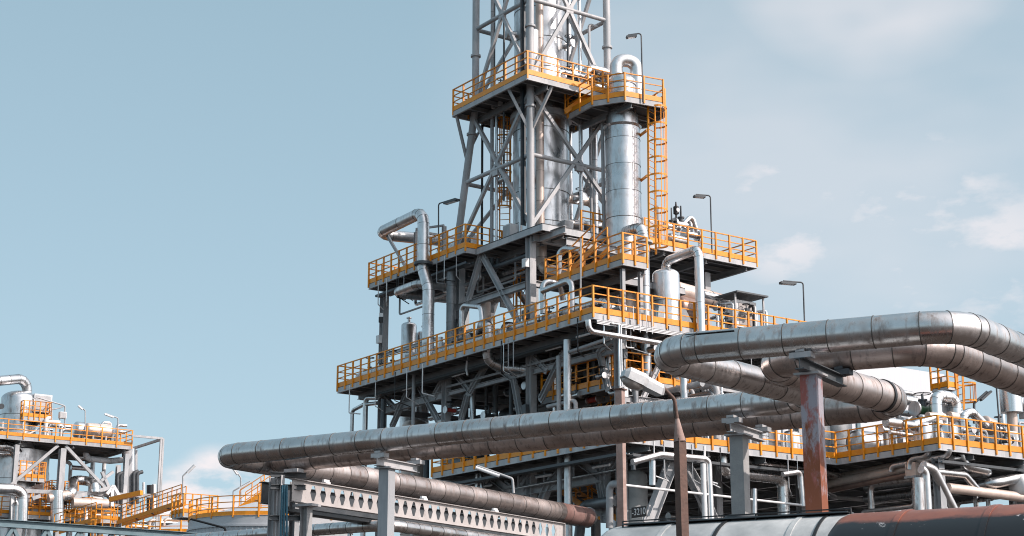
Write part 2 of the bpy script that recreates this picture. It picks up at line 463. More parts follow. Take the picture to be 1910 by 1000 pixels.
def caged_ladder(name, label, p0, p1, face, width=.5, rad=.36, step=.3, cage_from=2.2, group=None, hoop=.9):
    """vertical ladder from p0 up to p1; the cage bulges toward face"""
    p0, p1, face = V(p0), V(p1), V(face).normalized()
    sd = face.cross(ZX).normalized()
    root = thing(name, label, 'ladder', p0, group)
    for k in (-1, 1): MB().bar(p0+sd*k*width/2, p1+sd*k*width/2, .05, .09, face).build('stringer', M['orange'], root)
    z = .2; H = (p1-p0).length
    while z < H-.1:
        q = p0+(p1-p0)*(z/H); MB().rod(q-sd*width/2, q+sd*width/2, .016, 6).build('rung', M['orange'], root); z += step
    cg = MB(); z = cage_from; c0 = face*.34
    zs = []
    while z < H+.05: zs.append(z); z += hoop
    for z in zs:
        c = p0+(p1-p0)*(z/H)
        pr = None
        for j in range(13):
            t = -pi*.62+2*pi*.62*j/12
            q = c+c0+face*(rad*cos(t))+sd*(rad*sin(t))
            if pr is not None: cg.bar(pr, q, .014, .085)
            pr = q
        cg.bar(c+c0+face*(rad*cos(-pi*.62))+sd*(rad*sin(-pi*.62)), c-sd*width/2, .012, .065)
        cg.bar(c+c0+face*(rad*cos(pi*.62))+sd*(rad*sin(pi*.62)), c+sd*width/2, .012, .065)
    if zs:
        for t in (-1.35, -.68, 0, .68, 1.35):
            o = c0+face*((rad-.012)*cos(t))+sd*((rad-.012)*sin(t))
            cg.bar(p0+(p1-p0)*(zs[0]/H)+o, p0+(p1-p0)*(zs[-1]/H)+o, .055, .012, face)
        cg.build('safety_cage', M['orange'], root)
    return root
def vessel(name, label, c, z0, z1, r, m='clad', dome=True, seam=1.2, group=None, skirt=0, cat='vessel', n=28, top_r=None, nozzle=True):
    c = V((V(c).x, V(c).y, 0)); root = thing(name, label, cat, c+ZX*z0, group)
    prof = []; ms = []
    def ad(rr, h, k): prof.append((rr, h)); ms.append(k)
    zt = z1-(r*.5 if dome else 0)
    zb = z0+skirt
    ad(r, zb, 0)
    k = max(1, round((zt-zb)/seam))
    for j in range(1, k):
        h = zb+(zt-zb)*j/k
        ad(r, h-.015, 1); ad(r*1.012+.004, h-.0149, 1); ad(r*1.012+.004, h+.0149, 1); ad(r, h+.015, 0)
    ad(r, zt, 0)
    if dome:
        for j in range(1, 8):
            t = j/8*pi/2; ad(r*cos(t), zt+r*.5*sin(t), 0)
    MB().lathe(c, prof, n, ZX, 0, ms).build('shell', [M[m], M['seam']], root)
    if skirt:
        MB().lathe(c, [(r*.93, z0), (r*.93, zb-.004)], n).build('skirt', M['grey'], root)
    if nozzle:
        MB().lathe(c, [(r*.2, z1-.05), (r*.2, z1+.2), (r*.34, z1+.2), (r*.34, z1+.27), (.02, z1+.27)], 12).build('nozzle', M['clad'], root)
    return root
def drum(name, label, p0, p1, r, m='clad_b', group=None, saddles=True, dirn=None, cat='drum', seam=1.0):
    p0, p1 = V(p0), V(p1); d = (p1-p0); L = d.length; d /= L
    root = thing(name, label, cat, (p0+p1)/2-ZX*(r+.35), group)
    prof = []; ms = []
    for j in range(7, 0, -1):
        t = j/7*pi/2; prof.append((r*cos(t), -r*.45*sin(t))); ms.append(0)
    prof.append((r, 0)); ms.append(0)
    k = max(1, round(L/seam))
    for j in range(1, k):
        h = L*j/k
        for rr, hh, q in ((r, h-.015, 1), (r*1.015+.004, h-.0149, 1), (r*1.015+.004, h+.0149, 1), (r, h+.015, 0)): prof.append((rr, hh)); ms.append(q)
    prof.append((r, L)); ms.append(0)
    for j in range(1, 8):
        t = j/7*pi/2; prof.append((r*cos(t), L+r*.45*sin(t))); ms.append(0)
    MB().lathe(p0, prof, 20, d, 0, ms).build('shell', [M[m], M['seam']], root)
    if saddles:
        for t in (.2, .8):
            q = p0+d*L*t; s = d.cross(ZX).normalized()
            MB().box(q-ZX*(r*.95+.12), d*.06, s*r*.75, ZX*.28).build('saddle', M['grey'], root)
    return root
def valve(name, label, c, axis=AX, s=.16, stem=.5, m='green', group=None, wheel=True):
    c, axis = V(c), V(axis).normalized()
    root = thing(name, label, 'valve', c-ZX*s, group)
    b = MB().tube([c-axis*s*2.2, c+axis*s*2.2], s*.8, 12)
    b.build('body', M[m], root)
    for k in (-1, 1): MB().rod(c+axis*k*s*2.0, c+axis*k*s*2.35, s*1.4, 14).build('flange', M['clad'], root)
    st = MB().lathe(c, [(s*.6, s*.6), (s*.6, s*1.6), (s*.85, s*1.6), (s*.85, s*1.9), (s*.25, s*1.9), (s*.2, stem)], 10).build('stem', M['grey_dark'], root)
    if wheel:
        w = MB(); R = s*1.5; q = c+ZX*stem
        w.tube([q+V((cos(2*pi*k/16)*R, sin(2*pi*k/16)*R, 0)) for k in range(17)], .018, 6, .01)
        for k in range(4): w.rod(q, q+V((cos(pi*k/2)*R, sin(pi*k/2)*R, 0)), .012, 5)
        w.build('handwheel', M['black'], root)
    return root
def cabinet(name, label, c, ux, uy, h, m='white', group=None, legs=.5):
    c, ux, uy = V(c), V(ux), V(uy)
    root = thing(name, label, 'cabinet', c, group)
    MB().box(c+ZX*(legs+h/2), ux, uy, ZX*h/2).build('casing', M[m], root)
    n = ux.cross(ZX).normalized()
    f = -uy
    MB().box(c+f*1.02+ZX*(legs+h/2), ux*.88, uy.normalized()*.012, ZX*h*.42).build('door', M['grey'], root)
    if legs:
        for k in (-1, 1): MB().bar(c+ux*k*.8, c+ux*k*.8+ZX*(legs-.003), .06, .06).build('leg', M['grey'], root)
    return root
def stair(name, label, p0, p1, width, wd, group=None, m='orange'):
    """stair flight from p0 up to p1 with handrails on both sides; wd: sideways direction"""
    p0, p1, wd = V(p0), V(p1), V(wd).normalized()
    root = thing(name, label, 'stair', p0, group)
    for k in (0, 1):
        o = wd*width*k
        MB().bar(p0+o, p1+o, .04, .25).build('stringer', M[m], root)
        rb = MB()
        for h in (.55, 1.05): rb.bar(p0+o+ZX*h, p1+o+ZX*h, .045, .045)
        L = (p1-p0).length; n = max(2, round(L/.9))
        for j in range(n+1):
            q = p0.lerp(p1, j/n)+o; rb.bar(q-ZX*.1, q+ZX*1.05, .05, .05)
        rb.build('handrail', M[m], root)
    n = max(3, int((p1.z-p0.z)/.2)); dh = V(((p1-p0).x, (p1-p0).y, 0)).normalized()
    for j in range(1, n): MB().box(p0.lerp(p1, j/n)+wd*width/2, wd*(width/2-.03), dh*.12, ZX*.015).build('tread', M['deck'], root)
    return root
# ================================================================ ground
gm = MB(); gm.face([len(gm.v)+k for k in range(4)]); gm.v = [V((-900, -300, 0)), V((900, -300, 0)), V((900, 1500, 0)), V((-900, 1500, 0))]
g = gm.build('ground', M['ground']); g['kind'] = 'structure'

# ================================================================ lattice tower
tw = thing('lattice_tower', 'grey tubular lattice tower rising out of the top of the picture around a silver column', 'tower', P(2.2, 2.2, 21.95))
def leg(pts):
    mb = MB().tube(pts, .18, 16, .3)
    for z in (27.9, 31.9, 36.5):
        for q0, q1 in zip(pts, pts[1:]):
            if (q0.z-z)*(q1.z-z) < 0:
                q = q0.lerp(q1, (z-q0.z)/(q1.z-q0.z)); mb.lathe(q, [(.19, -.05), (.255, -.05), (.255, .05), (.19, .05)], 16)
    return mb.build('leg', M['grey'], tw)
TT = 44
cors = [(0, 0, 0, 0), (4.62, 0, 6.3, 0), (0, 4.62, 0, 6.3), (4.62, 4.62, 6.3, 6.3)]
def legp(i, z):
    a, b, a2, b2 = cors[i]; t = min(1, max(0, (29.3-z)/(29.3-22.8)))
    return P(a+(a2-a)*t, b+(b2-b)*t, z)
for i in range(4):
    leg([legp(i, 21.95), legp(i, 29.3), legp(i, TT)])
fc = [(0, 1), (0, 2), (1, 3), (2, 3)]
for i, j in fc:
    inn = (legp(3-i, 30)-legp(i, 30)).normalized()
    for z in (25.55, 33.3, 41):
        MB().rod(legp(i, z), legp(j, z), .105, 12).build('ring_beam', M['grey'], tw)
    for z0, z1 in ((22.1, 28.7), (29.4, 37.2), (37.2, 44)):
        zm = (z0+z1)/2
        fn_ = (legp(j, zm)-legp(i, zm)).normalized().cross(ZX)
        MB().box((legp(i, zm)+legp(j, zm))/2-fn_*.0, (legp(j, zm)-legp(i, zm)).normalized()*.21, fn_*.085, ZX*.17).build('gusset', M['grey'], tw)
        for s, t in ((i, j), (j, i)):
            p0, p1 = legp(s, z0), legp(t, z1); d = (p1-p0).normalized()
            MB().bar(p0+d*.15, p1-d*.15, .17 if s == i else .165, .15 if s == i else .155, fn_).build('brace', M['grey'], tw)
# knee braces that carry the overhanging corner of the high platform
for q in (P(-.95, .55, 28.7), P(.55, -.85, 28.7)):
    MB().bar(P(-.02, -.02, 26.6), q, .13, .13).build('knee_brace', M['grey'], tw)
MB().bar(legp(1, 26.6), P(5.0, -.85, 28.7), .12, .12).build('knee_brace', M['grey'], tw)
MB().bar(legp(1, 27.0), P(5.15, .8, 28.7), .10, .10).build('knee_brace', M['grey'], tw)

# big silver column inside the tower
cc = P(2.25, 2.25, 0)
root = thing('process_column', 'tall fat silver column standing inside the lattice tower', 'column', cc+ZX*22)
prof = [(1.36, 22.0)]; ms = [0]
z = 22.9
while z < 44:
    r = 1.36 if z < 30.5 else 1.30
    for rr, hh, q in ((r, z, 1), (r*1.01+.004, z+.001, 1), (r*1.01+.004, z+.03, 1), (r, z+.031, 0)): prof.append((rr, hh)); ms.append(q)
    z += 1.55
prof.append((1.3, 45)); ms.append(0)
MB().lathe(cc, prof, 40, ZX, 0, ms).build('shell', [M['clad'], M['seam']], root)
MB().lathe(cc, [(1.37, 28.2), (1.5, 28.2), (1.5, 28.5), (1.37, 28.5)], 36).build('stiffening_ring', M['grey'], root)
for z, a0 in ((31.3, 4.2), (34.4, 3.9), (25.0, 4.1), (32.6, 5.0)):
    d = AX*cos(a0)+BX*sin(a0)
    MB().rod(cc+d*1.25+ZX*z, cc+d*1.75+ZX*z, .16, 14).rod(cc+d*1.7+ZX*z, cc+d*1.78+ZX*z, .24, 14).build('nozzle', M['clad'], root)
q = P(.55, .95, 0)
pipe('riser_pipe', 'beige riser pipe running up beside the nearest leg of the lattice tower', 'pipe', [q+ZX*22.1, q+ZX*28, q+ZX*33.5, q+ZX*44], .19, 'beige', None, 1.6)
q = P(.62, .6, 0)
MB().lathe(q, [(.30, 29.1), (.30, 32), (.2, 32)], 18).build('pipe_sleeve', [M['clad']], None, label='short wide silver sleeve on the high platform beside the near tower leg', category='sleeve')
q = P(3.6, 5.0, 0)
pipe('riser_pipe', 'slim silver riser pipe behind the tower column on its right side', 'pipe', [q+ZX*22.1, q+ZX*44], .15, 'clad_b', None, 2.2)
q = P(1.1, 4.6, 0)
pipe('riser_pipe', 'silver riser pipe standing left of the tall column with the goose-neck', 'pipe', [q+ZX*22.0, q+ZX*28.6], .17, 'clad', None, 2.0)
q = P(-.9, 3.55, 0)
pipe('riser_pipe', 'thin grey pipe clipped to the left side of the tall column with the goose-neck', 'pipe', [q+ZX*20.2, q+ZX*27.7], .09, 'grey')
q = P(4.6, 1.1, 0)
pipe('riser_pipe', 'thin dark vertical line near the left leg of the lattice tower', 'pipe', [q+ZX*29.1, q+ZX*44], .05, 'grey_dark')
pipe('pipe_bend', 'beige bent pipe leaving the tower base beside its near leg', 'pipe', [P(.7, 1.1, 22.3), P(.7, 1.1, 20.4), P(-1.6, 1.3, 19.6), P(-2.6, 1.4, 19.3)], .27, 'beige', .7, .8)
pipe('pipe_bend', 'large bent silver pipe at the foot of the tower column on the right', 'pipe', [P(2.2, 3.4, 23.3), P(1.6, 5.6, 23.3), P(1.4, 6.0, 25.5), P(2.6, 6.3, 26)], .24, 'clad', .6, .6)

for k, (a, b, r, m, z0, z1) in enumerate(((3.9, .5, .09, 'grey', 22, 44), (3.3, .35, .07, 'clad', 22, 28.6), (.35, 3.2, .10, 'clad_b', 22, 44), (.3, 3.75, .07, 'grey', 22, 33), (1.3, .35, .08, 'clad', 22, 26.8), (4.1, 3.6, .12, 'clad', 22, 44), (.5, 2.6, .06, 'grey_dark', 29.1, 36), (2.6, .3, .05, 'grey_dark', 24, 40), (4.9, .6, .06, 'black', 22, 28.5))):
    pipe('tower_riser', 'slim upright pipe running up inside the lattice tower between legs and column', 'pipe', [P(a, b, z0), P(a, b, z1), P(a+.01, b+.5, z1)], r, m, None, 2.4, group='slim pipes inside the lattice tower')
for k, (a, b, z) in enumerate(((.7, 3.4, 24.2), (.7, 3.0, 30.4), (.8, 2.9, 31.9), (3.6, .8, 30.1), (3.3, .7, 25.3))):
    valve('valve', 'small flanged valve clamped to pipework inside the lattice tower', P(a, b, z), AX, .14, .45, ('clad_b', 'grey_dark')[k % 2], 'valves inside the lattice tower')
pipe('pipe_bend', 'beige pipe bending from the tower column out to the right above its base', 'pipe', [P(2.2, 3.5, 24.6), P(2.0, 5.3, 24.6), P(2.0, 5.6, 22.2)], .22, 'beige', .5, .7)
for k, (a, b) in enumerate(((.9, 1.0), (2.6, .7), (.7, 2.5))):
    cabinet('foot_box', 'pale equipment box at the foot of the tower column', P(a, b, 21.95), AX*.3, BX*.25, .7, ('beige', 'white', 'clad')[k], 'boxes at the foot of the tower column', .2)
# caged ladder inside the tower, left
caged_ladder('caged_ladder', 'orange caged ladder inside the left side of the lattice tower', P(4.25, 1.5, 21.95), P(4.25, 1.5, 29), V((-.2, -1, 0)), .5, .4)

# ================================================================ high platform on the tower
platform('high_platform', 'highest orange-railed platform around the lattice tower', [(-1.05, -.95), (5.2, -.95), (5.2, 5.3), (-1.05, 5.3)], 29,
         [[(-1.05, -.95), (5.2, -.95), (5.2, 5.3), (-1.05, 5.3), 'closed']], step=.84)
# fittings on it
drum('small_drum', 'short silver drum lying on the highest platform at the left of the column', P(3.4, .3, 29.5), P(2.5, .3, 29.5), .36)
pipe('pipe_bend', 'silver pipe bend on the highest platform right of the tower column', 'pipe', [P(-.3, 3.0, 29.2), P(-.3, 3.0, 30.4), P(-.3, 4.6, 30.4), P(-.3, 4.9, 29.2)], .24, 'clad', .5, .5)
valve('valve', 'dark valve on the highest platform close to the column', P(-.4, 2.0, 29.55), BX, .17, .55, 'grey_dark')
valve('valve', 'silver flanged valve at the right end of the highest platform', P(-.45, 3.6, 29.5), BX, .2, .6, 'clad')
pipe('pipe_bend', 'thin silver pipe along the rail of the highest platform', 'pipe', [P(-.6, 1.2, 29.2), P(-.6, 1.2, 29.75), P(-.6, 3.2, 29.75)], .12, 'clad_b', .3)

# ================================================================ tall column with goose-neck
vc = P(-2.0, 3.86, 0); vx, vy = vc.x, vc.y
root = thing('tall_vessel', 'tall silver vessel with goose-neck pipe on top beside the lattice tower', 'vessel', vc+ZX*16.6)
prof = [(.82, 16.6)]; ms = [0]
z = 17.4
while z < 27.0:
    w = .03 if 22.2 < z < 22.9 or z > 26.4 else .014
    for rr, hh, q_ in ((.82, z, 1), (.835, z+.001, 1), (.835, z+w, 1), (.82, z+w+.001, 0)): prof.append((rr, hh)); ms.append(q_)
    z += 1.28
for rr, hh in ((.82, 26.95), (.86, 26.96), (.90, 27.05), (.76, 27.06), (.76, 27.6), (.66, 27.65), (.66, 29.35), (.5, 29.6), (.3, 29.72)): prof.append((rr, hh)); ms.append(0)
MB().lathe(vc, prof, 40, ZX, 0, ms).build('shell', [M['clad'], M['seam']], root)
for z in (28.6, 29.1):
    MB().lathe(vc, [(.665, z), (.70, z), (.70, z+.06), (.665, z+.06)], 32).build('band', M['grey'], root)
for k, (da, db) in enumerate(((.55, -.95), (-.75, .75), (-.8, -.4))):
    q = vc+AX*da+BX*db
    MB().lathe(q, [(.42, 28.02), (.42, 28.12), (.36, 28.32), (.22, 28.46), (.02, 28.5)], 18).build('manway_cover', M['clad_b'], root)
g0 = vc+AX*.15-BX*.2
MB().tube([g0+ZX*29.6, g0+ZX*30.45, g0-AX*.38+BX*.93+ZX*30.45, g0-AX*.38+BX*.93+ZX*28.2], .315, 20, .44, 0).build('gooseneck', [M['clad'], M['seam']], root)
oc = [(-.05, 2.2), (-2.08, 2.04), (-3.44, 2.86), (-3.78, 4.85), (-2.9, 5.7), (-1.2, 6.0), (.3, 5.0), (.3, 3.0)]
platform('round_platform', 'orange-railed many-sided platform around the top of the tall silver vessel', oc, 28, [oc+['closed']], joist=1.4, step=.95)
# sloping orange-railed step between the two platforms
stair('stair', 'short orange-railed stair between the two highest platforms', P(-.1, 1.95, 28.0), P(-1.0, 3.0, 29.0), .7, BX*.7+AX*.7)
tall_ladder = caged_ladder('caged_ladder', 'tall orange caged ladder on the right of the tall silver vessel', PB(1217, 472, -3.2), PB(1215, 196, -3.2), BX*.35-AX*1.0, .62, .42, .3, .3, hoop=.83)
root = tall_ladder
for yy in (243, 328): MB().bar(vc+BX*.8+ZX*PB(1190, yy, -3.0).z, PB(1207, yy, -3.1), .07, .12).build('wall_bracket', M['orange'], root)
# down pipe of the vessel
downp = pipe('down_pipe', 'silver down pipe with a round elbow leaving the lower right of the tall vessel', 'pipe',
     [PB(1168, 432, -2.9), PB(1182, 428, -5.3), PB(1198, 424, -6.0), PB(1201, 470, -6.0), PB(1203, 600, -6.0), PB(1207, 730, -6.0)], .24, 'clad', .42, 1.7)
cb = PB(1200, 452, -6.0)
MB().lathe(V((cb.x, cb.y, 0)), [(.26, cb.z-.05), (.4, cb.z-.05), (.4, cb.z+.05), (.26, cb.z+.05)], 18).build('pipe_collar', M['grey'], downp)

# ================================================================ level one, left and right
L1p = [(-1.2, -.9), (13.1, -.9), (13.1, 5.6), (-1.2, 5.6)]
platform('upper_platform', 'long upper orange-railed platform left of the tower base with a pipe loop', [(4.1, -.9), (13.1, -.9), (13.1, 5.4), (4.1, 5.4)], 21.9,
         [[(13.1, 5.3), (13.1, -.9), (4.1, -.9), (4.1, 1.2)], [(13.0, 5.35), (4.2, 5.35)]])
platform('tower_base_deck', 'bare grey steel deck under the lattice tower with deep edge beams', [(-1.3, -.3), (4.0, -.3), (4.0, 6.9), (-1.3, 6.9)], 21.9, [[(-.9, 2.2), (-.9, 5.0)], [(3.9, 6.8), (-1.1, 6.8)]], toe=False, beam=.3)
platform('right_platform', 'upper orange-railed platform right of the tall vessel with a valve cluster', [(-1.6, 5.4), (4, 5.4), (4, 12.5), (-1.6, 12.5)], 21.9,
         [[(-1.6, 5.4), (-1.6, 12.5), (3.9, 12.5)], [(3.9, 6), (3.9, 12.4)]], step=.85)
mb = thing('cross_beam', 'pale I-beams crossing the gap at the foot of the tower', 'beam', P(-2, 1, 21))
MB().ibeam(P(-.35, -.1, 21.45), P(-.35, 6.0, 21.45), .34, .22).build('beam', M['grey'], mb)
MB().ibeam(P(-2.3, .3, 20.9), P(-2.3, 4.6, 20.9), .36, .22).build('beam', M['grey'], mb)
MB().ibeam(P(-2.3, .25, 21.45), P(.2, .25, 21.45), .34, .2).build('beam', M['grey'], mb)
# middle landing around the vessel
mid = [(-1.7, -.4), (-7.1, -.4), (-7.1, .9), (-4.6, .9), (-4.6, 5.2), (-1.7, 5.2)]
platform('middle_landing', 'middle orange-railed landing at the foot of the tall vessel with a stair', mid, 19, [[(-1.7, 1.2), (-1.7, -.4), (-7.1, -.4), (-7.1, .9), (-5.2, .9)]], step=.85)
stair('stair', 'orange stair rising from the middle landing to the tower base', PA(1045, 524, .5), PA(1108, 462, .5), .75, BX)
# ================================================================ level two
l2 = [(-7.1, -2.0), (14.15, -2.0), (14.15, 24), (-1, 24), (-1, 14.5), (-7.1, 14.5)]  # rear part extended to block light and darken the bay beneath
platform('long_platform', 'very long orange-railed middle platform running across the front of the plant', l2, 16.5,
         [[(14.15, .6), (14.15, -2.0), (-7.1, -2.0), (-7.1, 14.4)]], step=.79)
# half level below it
platform('half_landing', 'orange-railed landing hidden behind pipes below the long platform', [(-.3, .4), (-6.2, .4), (-6.2, 4.0), (-.3, 4.0)], 14.15, [[(-.3, 2.5), (-.3, .4), (-6.2, .4), (-6.2, 3.9)]], step=.9)
stair('stair', 'orange stair climbing behind the columns under the long platform', P(-1.0, 1.6, 11.2), P(-5.0, 1.6, 14.15), .8, BX)
stair('stair', 'orange stair between the half landing and the long platform', P(-5.6, 2.6, 14.15), P(-2.4, 2.6, 16.4), .8, BX)
# level three
l3 = [(5.0, -2.0), (-9.1, -2.0), (-9.1, 9.6), (-14.7, 9.6), (-15.0, 26), (13.5, 26), (13.5, .6), (5.0, .6)]  # deck carried further back to keep sunlight out of the bays
platform('lower_platform', 'lowest and widest orange-railed platform reaching to the right edge of the picture', l3, 11.2,
         [[(5.0, .4), (5.0, -2.0), (-9.1, -2.0), (-9.1, 9.6), (-14.7, 9.6), (-15.0, 25.9)]], joist=1.3, step=.86)

# ================================================================ steel frame
fr = thing('steel_frame', 'grey steel frame of columns, beams and diagonal braces carrying the platforms', 'steel frame', P(0, 0, 0))
def col(a, b, z0, z1, h=.36, w=.34, m='grey'):
    MB().ibeam(P(a, b, z0), P(a, b, z1), h, w, AX).build('column', M[m], fr)
for c in ((0, 0, .02, 21.55), (7.0, 0, .02, 16.1), (13.05, 0, .02, 21.5), (0, 5, .02, 21.3), (7, 5.2, .02, 21.3), (13.05, 5, .02, 21.3), (-6.5, -.15, .02, 16.1),
          (-6.5, 5, .02, 16.1), (-6.5, 10, .02, 16.1), (-.3, 10.3, 16.55, 21.3), (3.3, 10.3, 16.55, 21.3), (0, 10, .02, 16.1),
          (-8.3, 4.6, .02, 10.7), (-8.5, 9.2, .02, 10.7), (-14.1, 10.2, .02, 10.7), (-14.3, 16, .02, 10.7), (-14.5, 22, .02, 10.7), (-8.5, 16, .02, 10.7), (-8.5, 22, .02, 10.7), (7, 9, .02, 16.1), (13, 9, .02, 16.1)): col(*c)
col(6.1, .15, 16.55, 21.5, .36, .36, 'grey')
for a, b in ((-6.85, -.2), (-6.85, .75)): col(a, b, 16.55, 18.6, .16, .16)
def bm(p0, p1, h=.3, w=.2, name='beam'): MB().ibeam(p0, p1, h, w).build(name, M['grey'], fr)
bm(P(.2, 0, 19.4), P(5.9, 0, 19.4), .3, .22); bm(P(12.8, 0, 15.3), P(7.2, 0, 15.3), .36, .24); bm(P(6.8, 0, 15.3), P(.2, 0, 15.3), .2, .16); bm(P(6.8, -.1, 15.62), P(-6.2, -.1, 15.62), .10, .1)
bm(P(-.2, 0, 15.3), P(-6.3, 0, 15.3), .26, .2); bm(P(0, .2, 19.4), P(0, 4.8, 19.4)); bm(P(7, .2, 15.3), P(7, 5, 15.3)); bm(P(13.05, .2, 15.3), P(13.05, 4.8, 15.3))
bm(P(.2, 5, 19.4), P(6.8, 5, 19.4)); bm(P(7.2, 5, 19.4), P(12.8, 5, 19.4)); bm(P(-6.5, .1, 13.2), P(-6.5, 4.8, 13.2))
bm(P(-6.5, 5.2, 14.2), P(-6.5, 9.8, 14.2)); bm(P(.2, 5, 14.9), P(6.8, 5, 14.9)); bm(P(12.8, 0, 18.2), P(8, 0, 18.2), .16, .12); bm(P(12.8, 5, 18.2), P(8, 5, 18.2), .16, .12)
def br(p0, p1, w=.22, name='brace'):
    p0, p1 = V(p0), V(p1); d_ = (p1-p0).normalized(); n_ = BX if abs((p1-p0).dot(BX)) < .3*(p1-p0).length else AX
    for q_ in (p0+d_*.1, p1-d_*.1): MB().box(q_, d_*w*.9, d_.cross(n_).normalized()*w*.72, n_*w*.10).build('gusset', M['grey'], fr)
    MB().ibeam(p0, p1, w, w*.9, ZX if abs((V(p1)-V(p0)).normalized().z) < .9 else AX, t=.03).build(name, M['grey'], fr)
for x0, y0, x1, y1 in ((897, 477, 872, 564), (901, 478, 966, 600), (966, 600, 985, 642), (766, 718, 731, 796), (781, 718, 818, 786), (828, 706, 811, 738), (712, 736, 735, 760), (907, 680, 877, 732), (872, 738, 860, 782),
                       (850, 697, 878, 730), (917, 680, 955, 705), (958, 708, 970, 774), (1050, 660, 1009, 745), (992, 664, 1018, 690), (1118, 655, 1134, 724), (1148, 632, 1120, 655), (872, 568, 858, 610)):
    br(PA(x0, y0, -.02), PA(x1, y1, -.02), .24)
for x0, y0, x1, y1 in ((930, 545, 912, 600), (955, 525, 985, 570), (905, 560, 940, 525)): br(PA(x0, y0, 5), PA(x1, y1, 5), .26)
for x0, y0, x1, y1 in ((1236, 668, 1196, 750), (1301, 705, 1323, 740), (1300, 672, 1325, 640)): br(PB(x0, y0, -6.45), PB(x1, y1, -6.45), .2)
bz = -.02
bm(PA(940, 922, bz), PA(1128, 890, bz), .42, .3); bm(PA(1099, 957, bz), PA(1135, 955, bz), .3, .2)
for x0, y0, x1, y1 in ((1066, 862, 1031, 898), (1081, 858, 1118, 886), (1146, 855, 1127, 882), (1120, 897, 1132, 955), (916, 887, 948, 912), (906, 888, 880, 930), (1026, 900, 1000, 960), (990, 875, 975, 905)):
    br(PA(x0, y0, bz), PA(x1, y1, bz), .34)
for x0, y0, x1, y1 in ((1251, 868, 1213, 968), (1281, 874, 1310, 925), (1310, 925, 1330, 975), (1868, 862, 1840, 912), (1880, 862, 1900, 905)): br(PB(x0, y0, -8.4), PB(x1, y1, -8.4), .42)
for x, y0, y1 in ((1128, 850, 975),): MB().ibeam(PA(x, y0, bz), PA(x+2, y1, bz), .36, .3, AX).build('column', M['grey'], fr)
root = thing('handrail_pipe', 'thin pale pipe running just above the heavy beam under the lowest platform', 'pipe', PA(990, 905, bz-.4))
MB().rod(PA(963, 911, bz-.35), PA(1150, 876, bz-.35), .05, 8).build('run', M['clad_b'], root)
for x in (967, 1015, 1070): MB().rod(PA(x, 910-(x-963)*.187, bz-.35), PA(x, 868-(x-963)*.13, bz-.35), .05, 8).build('hanger', M['grey'], root)
# ================================================================ big pipe bridge in front
def z_(x, y, z): return V((x, y, z))
def lerpseam(name, label, pts, r, m, bend, seam, group=None, n=40):
    return pipe(name, label, 'pipe', pts, r, m, bend, seam, n, group)
p1 = [z_(-8.60, 47.34, 8.18)+UX*22.3, z_(-8.60, 47.34, 8.18), z_(7.19, 37.44, 8.18), z_(2.61, 32.13, 8.18), z_(8.28, 29.59, 8.18), z_(13.39, 36.07, 8.18)]
pipe_a = lerpseam('insulated_pipe', 'large silver clad pipe, the nearer of the two looping pipes across the foreground', p1, .312, 'clad_old', .9, .9)
E0 = z_(3.06, 65.81, 8.25)
p2 = [E0, z_(-7.34, 49.03, 8.25), z_(9.50, 38.70, 8.25), z_(4.99, 33.31, 8.25), z_(8.34, 31.85, 8.25), z_(12.82, 37.51, 8.25)]
pipe_b = lerpseam('insulated_pipe', 'fatter brown-grey clad pipe running behind and below the nearer looping pipe', p2, .367, 'clad_old2', .97, .9)
dE = (E0-p2[1]).normalized()
MB().lathe(E0-dE*.02, [(.372, -2.3), (.372, 0), (.35, .12), (.28, .22), (.15, .29), (.02, .31)], 36, dE).build('end_sleeve', M['mauve'], pipe_b)
MB().lathe(E0-dE*.02, [(.376, -.06), (.392, -.06), (.392, .06), (.376, .06)], 36, dE).build('cap_ring', M['clad_old'], pipe_b)
# dark band and inspection strip on the pipes
q = z_(9.50, 38.70, 8.25); d = (z_(4.99, 33.31, 8.25)-q).normalized()
MB().lathe(q+d*1.4, [(.371, -.05), (.393, -.05), (.393, .05), (.371, .05)], 36, d).build('pipe_band', M['black'], pipe_b)
q = z_(2.61, 32.13, 8.18); d = (z_(8.28, 29.59, 8.18)-q).normalized(); s = ZX.cross(d); s = s if s.y < 0 else -s
o = s*.234+ZX*.222
MB().bar(q+d*.97+o, q+d*1.98+o, .022, .015).build('cladding_strip', M['black'], pipe_a)
# posts with sliding supports
def post(name, label, x, y, w, top, m, grp=None, head=True, beamlen=1.9, rot=0, cap='grey_dark'):
    root = thing(name, label, 'post', (x, y, 0), grp)
    c = V((x, y, 0))
    MB().box(c+ZX*top/2, VX*w/2, UX*w/2, ZX*top/2).build('shaft', M[m], root)
    if head:
        MB().box(c+ZX*(top+.022), VX*(w/2+.09), UX*(w/2+.09), ZX*.02).build('cap_plate', M['grey'], root)
        MB().ibeam(c-UX*beamlen*.25+ZX*(top+.16), c+UX*beamlen*.75+ZX*(top+.16), .22, .19, t=.02).build('crosshead', M[cap], root)
        for k in (-.18, .72):
            MB().box(c+UX*beamlen*k+ZX*(top+.33), VX*.22, UX*.12, ZX*.055).box(c+UX*beamlen*k+ZX*(top+.42), VX*.09, UX*.13, ZX*.03).build('pipe_shoe', M['grey'] if k < 0 else M[cap], root)
    return root
post('pipe_post', 'grey concrete post with rust runs carrying the pipes left of the perforated girder middle', -3.40, 44.46, .32, 7.42, 'concpost', cap='grey')
post('pipe_post', 'clean blue-grey square post carrying the pipes right of the picture centre', 5.36, 38.45, .34, 7.42, 'concrete', cap='grey')
post('pipe_post', 'rust-streaked red-brown square post under the big pipe loop on the right', 5.77, 31.1, .33, 7.5, 'rustpost', beamlen=2.3)
